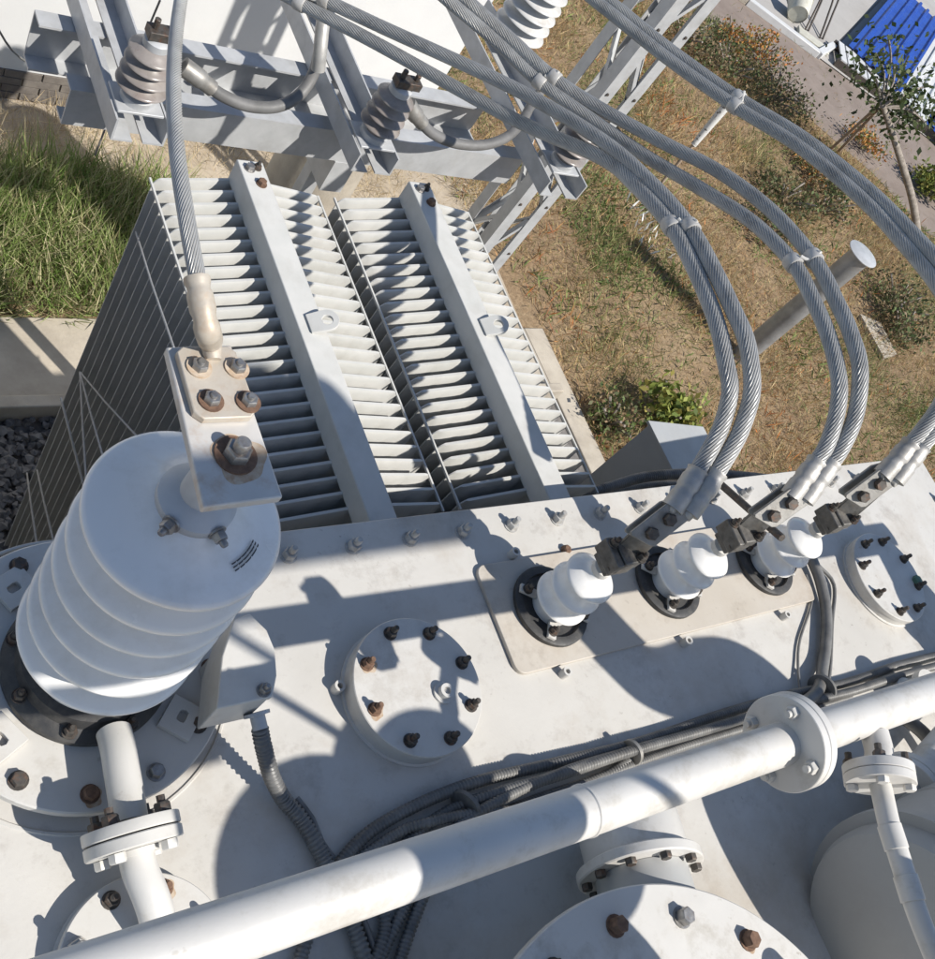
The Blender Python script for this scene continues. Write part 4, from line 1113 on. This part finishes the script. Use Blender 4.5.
def corrugated(o, ux, uy, width, length, pitch, h, t=0.004):
    prof_, x = [], 0.0
    while x < width:
        prof_ += [(x, 0), (x + pitch * 0.55, 0), (x + pitch * 0.65, h), (x + pitch * 0.9, h)]
        x += pitch
    vs, fs = [], []
    ux, uy, o = V(ux), V(uy), V(o)
    for q in (0, length):
        vs += [o + ux * a + uy * q + Vector((0, 0, b)) for a, b in prof_]
    for q in (0, length):
        vs += [o + ux * a + uy * q + Vector((0, 0, b - t)) for a, b in prof_]
    n_ = len(prof_)
    for i in range(n_ - 1):
        fs += [(i, i + 1, n_ + i + 1, n_ + i), (2 * n_ + i, 3 * n_ + i, 3 * n_ + i + 1, 2 * n_ + i + 1), (i, 2 * n_ + i, 2 * n_ + i + 1, i + 1), (n_ + i, n_ + i + 1, 3 * n_ + i + 1, 3 * n_ + i)]
    return MB().add(vs, fs)
fx = (V((16.7, 10.4, 0)) - V((14.0, 8.65, 0))).normalized()
fy = Vector((fx.y, -fx.x, 0))
s0 = V((15.316, 9.570, -3.020))
solo('blue_sheet', corrugated(s0, fy, fx, 1.12, 5.0, 0.19, 0.04), BLUE, 'bright blue corrugated sheet nearest the bucket', 'roofing sheet', 'blue corrugated sheets', sharp=20)
solo('blue_sheet', corrugated(s0 + fy * 1.75 + Vector((0, 0, -0.02)), fy, fx, 2.0, 5.0, 0.17, 0.035), BLUE, 'bright blue corrugated sheet behind the young tree', 'roofing sheet', 'blue corrugated sheets', sharp=20)
solo('white_sheet', corrugated(s0 + fy * 1.14 + fx * 0.6 + Vector((0, 0, -0.03)), fy, fx, 0.72, 4.4, 0.17, 0.03), WHITES, 'pale corrugated sheet between the two blue ones', 'roofing sheet', sharp=20)

# ------------------------------------------------------------------ plants
def leaf_mesh(name, C, D, Wd, Ln, colors, fold=0.0):
    """many small leaf quads: centres C, directions D, side vectors Wd (unit), lengths Ln -> one mesh with colour"""
    n = len(C)
    s = Wd * (Ln * 0.32)[:, None]
    tip = C + D * Ln[:, None]
    mid = C + D * (Ln * 0.5)[:, None]
    v = np.empty((n, 4, 3))
    v[:, 0] = C
    v[:, 1] = mid + s
    v[:, 2] = tip
    v[:, 3] = mid - s
    me = bpy.data.meshes.new(name)
    me.vertices.add(n * 4)
    me.vertices.foreach_set('co', v.reshape(-1))
    me.loops.add(n * 4)
    me.loops.foreach_set('vertex_index', np.arange(n * 4))
    me.polygons.add(n)
    me.polygons.foreach_set('loop_start', np.arange(n) * 4)
    me.update(calc_edges=True)
    ca = me.color_attributes.new('Col', 'FLOAT_COLOR', 'CORNER')
    cc4 = np.ones((n, 4, 4))
    cc4[:, :, :3] = colors[:, None, :]
    ca.data.foreach_set('color', cc4.reshape(-1))
    me.materials.append(LEAF)
    return me

def pal_cols(n, pal_, jit=0.25):
    p = np.array(pal_)
    idx = rng.integers(0, len(p), n)
    c = p[idx] * 1.0 * (1 + rng.uniform(-jit, jit, (n, 1)))
    return np.clip(c, 0.004, 0.9)

def unit(a):
    return a / np.linalg.norm(a, axis=1, keepdims=True)

def inside(px_, py_, poly):
    r = np.zeros(len(px_), bool)
    n_ = len(poly)
    for i in range(n_):
        x1, y1 = poly[i]
        x2, y2 = poly[(i + 1) % n_]
        c = ((y1 > py_) != (y2 > py_)) & (px_ < (x2 - x1) * (py_ - y1) / (y2 - y1 + 1e-12) + x1)
        r ^= c
    return r

def lumps(x, y, s, seed):
    r = np.random.default_rng(seed)
    out = np.zeros_like(x)
    for k in range(10):
        a = r.uniform(0, 2 * PI)
        f = s * r.uniform(0.6, 2.4)
        out += np.sin((x * math.cos(a) + y * math.sin(a)) * f + r.uniform(0, 6.28)) / 10 ** 0.5
    return out

def grass(name, label, poly, count, hmin, hmax, wd, pal_, pal2=None, lean=0.6, seed=1, thin=None, z=GZ):
    p = np.array(poly)
    x = rng.uniform(p[:, 0].min(), p[:, 0].max(), count)
    y = rng.uniform(p[:, 1].min(), p[:, 1].max(), count)
    l = lumps(x, y, 3.0, seed)
    keep = inside(x, y, poly) & (rng.uniform(-1.6, 1.6, count) < l + (0.9 if thin is None else thin))
    x, y, l = x[keep], y[keep], l[keep]
    n_ = len(x)
    C = np.stack([x, y, np.full(n_, z)], 1)
    D = unit(np.stack([rng.normal(0, lean, n_), rng.normal(0, lean, n_), np.ones(n_)], 1))
    W = unit(np.cross(D, rng.normal(0, 1, (n_, 3))))
    h = rng.uniform(hmin, hmax, n_) * (1 + 0.35 * np.clip(l, -1, 1))
    cols = pal_cols(n_, pal_)
    if pal2 is not None:
        l2 = lumps(x, y, 1.3, seed + 9)
        c2 = pal_cols(n_, pal2)
        m_ = rng.uniform(-0.5, 0.5, n_) + l2 > 0.75
        cols[m_] = c2[m_]
    # narrow blades: shrink the side vector
    me = leaf_mesh(name, C, D, W * (wd / (h * 0.64))[:, None], h, cols)
    o = bpy.data.objects.new(name, me)
    COL.objects.link(o)
    o['kind'] = 'stuff'
    o['label'] = label
    o['category'] = 'grass'
    return o

GREEN = [(0.19, 0.27, 0.07), (0.26, 0.33, 0.11), (0.12, 0.19, 0.045), (0.38, 0.40, 0.19), (0.52, 0.47, 0.29), (0.30, 0.26, 0.14)]
DRY = [(0.48, 0.34, 0.16), (0.38, 0.25, 0.11), (0.58, 0.45, 0.24), (0.27, 0.18, 0.09), (0.26, 0.25, 0.11), (0.38, 0.23, 0.12), (0.31, 0.28, 0.14)]
DGREEN = [(0.14, 0.18, 0.055), (0.20, 0.23, 0.08), (0.10, 0.13, 0.045), (0.28, 0.26, 0.11)]
grass('green_grass', 'tall green grass between the pit kerb and the white wall', [(0.6, 3.93), (3.25, 3.93), (3.2, 4.6), (2.9, 5.1), (2.3, 5.2), (0.6, 4.95)], 21000, 0.14, 0.40, 0.0075, GREEN, None, 0.65, 3)
grass('straw_grass', 'sparse straw-coloured grass below the white wall', [(0.6, 5.0), (6.3, 5.0), (6.3, 5.78), (0.6, 5.78)], 9000, 0.05, 0.20, 0.004, [(0.50, 0.40, 0.24), (0.42, 0.32, 0.19), (0.56, 0.47, 0.31)], None, 0.8, 5, 0.2)
DP = [(5.92, 1.2), (5.92, 4.2), (5.6, 5.6), (6.0, 12.5), (9.6, 12.0), (12.4, 8.9), (13.0, 7.4), (13.8, 6.6), (14.3, 5.6), (17, 4.4), (17, 0.5), (9, 0.5)]
grass('dry_grass', 'dry brown and russet grass covering the yard', DP, 210000, 0.05, 0.17, 0.0062, DRY, DGREEN, 0.9, 8)
grass('weeds', 'scattered low green weeds among the dry grass', DP, 60000, 0.05, 0.14, 0.014, [(0.15, 0.21, 0.06), (0.22, 0.27, 0.09), (0.10, 0.15, 0.045), (0.30, 0.30, 0.12)], None, 1.2, 21, -0.75)
grass('orange_flowers', 'scattered orange and russet seed heads in the dry grass', DP, 40000, 0.06, 0.15, 0.012, [(0.52, 0.20, 0.06), (0.45, 0.24, 0.10), (0.36, 0.15, 0.07)], None, 0.9, 44, -1.35)
grass('path_weeds', 'a few dry weeds on the bare path', [tuple(q) for q in pa], 12000, 0.03, 0.10, 0.007, DRY + DGREEN, None, 1.0, 31, -0.9)

def shrub(label, c, r, h, count, leaf, pal_, stems=7, name='shrub', z=GZ, grp='shrubs in the yard'):
    t = thing(name, label, 'shrub', (c[0], c[1], z), grp)
    mb = MB()
    tips = []
    for k in range(stems):
        a = rng.uniform(0, 2 * PI)
        q = rng.uniform(0.2, 0.85)
        tip = Vector((c[0] + r * q * math.cos(a), c[1] + r * q * math.sin(a), z + h * rng.uniform(0.55, 0.95)))
        tips.append(tip)
        mb.tube(spline([(c[0] + 0.1 * r * math.cos(a), c[1] + 0.1 * r * math.sin(a), z - 0.02), V((c[0], c[1], z)).lerp(tip, 0.5) + Vector((0, 0, 0.05 * h)), tip], 0.1), 0.012, 5, True)
    part('stem', mb, BARK, t)
    # clumps
    nc = 16
    ca = rng.uniform(0, 2 * PI, nc)
    cr = r * np.sqrt(rng.uniform(0.02, 1, nc)) * 0.8
    czs = z + h * rng.uniform(0.25, 0.9, nc)
    cen = np.stack([c[0] + cr * np.cos(ca), c[1] + cr * np.sin(ca), czs], 1)
    idx = rng.integers(0, nc, count)
    P = cen[idx] + rng.normal(0, 1, (count, 3)) * np.array([r * 0.22, r * 0.22, h * 0.16])
    P[:, 2] = np.maximum(P[:, 2], z + 0.02)
    D = unit(rng.normal(0, 1, (count, 3)) + np.array([0, 0, 0.5]))
    W = unit(np.cross(D, rng.normal(0, 1, (count, 3))))
    me = leaf_mesh('foliage', P - np.array([c[0], c[1], z]), D, W * 0.9, rng.uniform(0.6, 1.3, count) * leaf, pal_cols(count, pal_))
    o = bpy.data.objects.new('foliage', me)
    COL.objects.link(o)
    o.parent = t
    return t
DK = [(0.10, 0.12, 0.05), (0.15, 0.15, 0.075), (0.19, 0.145, 0.09), (0.25, 0.17, 0.10), (0.12, 0.16, 0.06)]
RD = [(0.50, 0.19, 0.06), (0.42, 0.22, 0.08), (0.55, 0.28, 0.08), (0.20, 0.20, 0.07), (0.16, 0.18, 0.06)]
YG = [(0.20, 0.24, 0.05), (0.28, 0.30, 0.08), (0.12, 0.16, 0.04), (0.30, 0.26, 0.07)]
shrub('yellow-green leafy shrub just beyond the cabinet', V((6.804, 3.013, -3.100))[:2], 0.30, 0.34, 800, 0.075, YG)
shrub('dark twiggy shrub between the radiator kerb and the yellow-green one', V((6.166, 2.980, -3.100))[:2], 0.26, 0.26, 600, 0.05, DK + YG[2:3])
shrub('green leafy shrub at the right frame edge below the tree', V((15.108, 6.594, -3.100))[:2], 0.55, 0.5, 1500, 0.08, YG)
for px_, r_, lab in (((12.308, 7.950, -3.000), 0.75, 'dark shrub nearest the kerb corner and the bucket'), ((11.419, 8.222, -3.000), 0.7, 'dark shrub midway along the shrub row'), ((10.792, 8.642, -3.000), 0.7, 'dark shrub behind the lattice mast at the frame top'), ((11.759, 5.906, -3.000), 0.5, 'brownish shrub left of the leaning tree trunk'), ((10.842, 5.951, -3.000), 0.5, 'brownish shrub below the last cable pair'), ((11.927, 4.351, -3.000), 0.55, 'dark shrub right of the capped post'), ((10.065, 5.376, -3.050), 0.45, 'low dark shrub between the middle and last cable pairs'), ((11.601, 3.935, -3.050), 0.45, 'low dark shrub near the grey slab')):
    shrub(lab, V(px_)[:2], r_ * 0.85, 0.34, 900, 0.05, DK)
for px_, lab in (((11.981, 8.928, -3.050), 'russet shrub at the frame top beyond the mast'), ((12.697, 8.823, -3.050), 'orange-leaved shrub beside the kerb'), ((13.877, 7.325, -3.050), 'russet shrub between the tree props and the trunk'), ((12.056, 6.578, -3.050), 'russet shrub at the foot of the tree props')):
    shrub(lab, V(px_)[:2], 0.38, 0.28, 650, 0.05, RD)

gp = V((7.631, 5.218, -3.150))
grass('green_clump', 'green patch of low clover in the dry grass below the first cable pair', [(gp.x - 0.75, gp.y - 0.75), (gp.x + 0.5, gp.y - 0.9), (gp.x + 0.8, gp.y + 0.3), (gp.x, gp.y + 0.9), (gp.x - 0.7, gp.y + 0.4)], 2600, 0.04, 0.12, 0.016, [(0.14, 0.19, 0.065), (0.20, 0.25, 0.09), (0.10, 0.15, 0.045), (0.28, 0.26, 0.12)], None, 0.9, 61)
grass('white_flowers', 'tiny white flowers in the green clover patch', [(gp.x + 0.1, gp.y - 0.3), (gp.x + 0.8, gp.y - 0.5), (gp.x + 0.9, gp.y + 0.2), (gp.x + 0.3, gp.y + 0.4)], 160, 0.12, 0.17, 0.02, [(0.75, 0.75, 0.72)], None, 0.5, 62)
# leaning young tree with two props
tb = V((*gs(11.945, 4.858), GZ))
tt = V((12.136, 6.610, -2.050))
tr = thing('young_tree', 'young leaning tree with pale patchy trunk before the blue sheets', 'tree', tb)
ts = spline([tb, tb.lerp(tt, 0.35) + Vector((0.10, -0.05, 0.0)), tb.lerp(tt, 0.7) + Vector((0.05, 0.02, 0.02)), tt], 0.08)
part('trunk', MB().tube(ts, 0.07, 12, True, rad=lambda i: 0.055 - 0.02 * i / len(ts)), BARK, tr)
crown_c = V((12.741, 6.907, -1.950))
tips = []
mb = MB()
for k in range(12):
    a = 2 * PI * k / 12
    tip = crown_c + Vector((0.80 * math.cos(a) * rng.uniform(0.35, 1), 0.80 * math.sin(a) * rng.uniform(0.35, 1), rng.uniform(-0.25, 0.25)))
    tips.append(tip)
    mb.tube(spline([tt - Vector((0, 0, 0.03)), tt.lerp(tip, 0.5) + Vector((0, 0, 0.08)), tip], 0.12), 0.014, 6)
part('limb', mb, BARK, tr)
n_ = 850
cen = np.array([list(tips[i]) for i in range(12)] + [list(tt.lerp(tips[i], 0.6)) for i in range(12)])
P = cen[rng.integers(0, 24, n_)] + rng.normal(0, 0.17, (n_, 3))
D = unit(rng.normal(0, 1, (n_, 3)) + np.array([0, 0, -0.2]))
W = unit(np.cross(D, rng.normal(0, 1, (n_, 3))))
me = leaf_mesh('crown', P - np.array(list(tb)), D, W * 0.9, rng.uniform(0.06, 0.12, n_), pal_cols(n_, [(0.06, 0.09, 0.03), (0.09, 0.12, 0.045), (0.045, 0.065, 0.025), (0.13, 0.15, 0.07)]))
o = bpy.data.objects.new('crown', me)
COL.objects.link(o)
o.parent = tr
for q, lab in ((0.0, 'left of the two slanting wooden tree props'), (0.14, 'right of the two slanting wooden tree props')):
    p0 = V((*gs(11.15 + q * 1.3, 6.14), GZ))
    p1 = V((12.343, 6.771, -2.200)) + Vector((q * 0.4, 0, 0))
    solo('tree_prop', MB().cyl(p0, p1, 0.022, n=8), WOOD, lab, 'prop', 'wooden tree props')

# gravel in the pit: loose stones
def stones(name, label, x0, x1, y0, y1, count, zz):
    ico = np.array([(0, 0, 1), (0.9, 0, 0.3), (0.2, 0.85, 0.25), (-0.8, 0.4, 0.2), (-0.6, -0.7, 0.25), (0.4, -0.85, 0.2), (0, 0, -0.5)])
    tri = [(0, 1, 2), (0, 2, 3), (0, 3, 4), (0, 4, 5), (0, 5, 1), (6, 2, 1), (6, 3, 2), (6, 4, 3), (6, 5, 4), (6, 1, 5)]
    mb = MB()
    for k in range(count):
        s_ = random.uniform(0.018, 0.045)
        p = Vector((random.uniform(x0, x1), random.uniform(y0, y1), zz + random.uniform(0, 0.05)))
        rt = Matrix.Rotation(random.random() * 6.28, 3, (random.random(), random.random(), random.random() + 0.1))
        mb.add([p + rt @ Vector(q) * s_ for q in ico], tri)
    o = part(name, mb, STONE, None, sharp=10)
    o['kind'] = 'stuff'
    o['label'] = label
    o['category'] = 'gravel'
stones('gravel', 'dark loose gravel in the pit left of the radiator', 0.8, 2.2, 1.9, 3.22, 2600, GZ + 0.01)

# ------------------------------------------------------------------ added shadow casters beside the camera, unseen outside the frame
ov = thing('shadow_tank', 'added unseen cylindrical tank on posts beside the viewpoint, casting shade on the big bushing', 'oil tank', (1.4, -1.0, 0))  # guessed tank, added to cast shade on the bushing and left radiator
OC = V((1.30, -1.22, 2.80))
part('shell', MB().lathe([(0.16, -0.05), (0.200, 0.0), (0.200, 1.47), (0.17, 1.53), (0.10, 1.56)], OC, (1, 0, 0), 56), TANKP, ov)
for py_ in (-1.18, -1.26):
    part('support_post', MB().bb((0.57, py_ - 0.03, 0.001), (0.63, py_ + 0.03, 2.75)), GALV, ov)
part('tank_bearer', MB().bb((0.57, -1.30, 2.55), (2.80, -1.14, 2.60)), GALV, ov)
part('shade_plate', MB().bb((1.045, -0.645, 1.55), (1.335, -0.52, 1.556)), GALV, ov)  # these plates are added only to shade turret, bushing and long pipe
part('shade_plate', MB().bb((1.25, -0.88, 1.56), (1.53, -0.66, 1.566)), GALV, ov)
part('shade_plate', MB().bb((0.84, -0.51, 1.57), (1.38, -0.315, 1.576)), GALV, ov)
part('shadow_drum', MB().lathe([(0.16, 1.05), (0.17, 1.06), (0.17, 1.10), (0.16, 1.11)], (1.715, -0.622, 0), n=40).cyl((1.715, -0.622, 1.10), (1.715, -1.2, 2.56), 0.012, n=10), PAINT, ov)  # drum added to cast a rounded shadow on the middle cover
t = thing('shadow_vessel', 'added unseen domed vessel behind the big round cover, casting a round shadow', 'vessel', (1.465, -0.742, 0.30))  # added vessel, shaped to throw the round shadow on the lid
part('vessel_shell', MB().lathe([(0.11, TZ + 0.001), (0.12, 0.78), (0.24, 0.82), (0.24, 1.07), (0.21, 1.10)], (1.465, -0.742, 0), n=40), PAINT, t)
solo('shadow_pipe', MB().tube(spline([(2.93, -0.55, 0.40), (2.93, -0.54, 0.82), (2.88, -0.525, 0.96), (2.75, -0.522, 1.0), (2.60, -0.522, 1.0), (2.525, -0.52, 1.05), (2.508, -0.515, 1.15), (2.508, -0.515, 1.30)], 0.02), 0.088, 20), PIPEP, 'added unseen bent white pipe above the small conservator, casting a band of shade', 'pipe')  # added off frame to shade the lid between plate and conduits

def copy_tree(o, parent=None):
    c = o.copy()
    COL.objects.link(c)
    c.parent = parent
    for ch_ in list(o.children):
        copy_tree(ch_, c)
    return c
c = copy_tree(hv)  # unseen copy, added to throw its shadow over the end cover
c['label'] = 'added second large bushing, unseen past the right frame edge, shading the end cover'
c.location = Vector((3.74, -0.18, 0.061))
part('bushing_seat', MB().cyl((3.74, -0.18, 0.0005), (3.74, -0.18, 0.0605), 0.19, n=40), PAINT, tank)  # seat under the added bushing
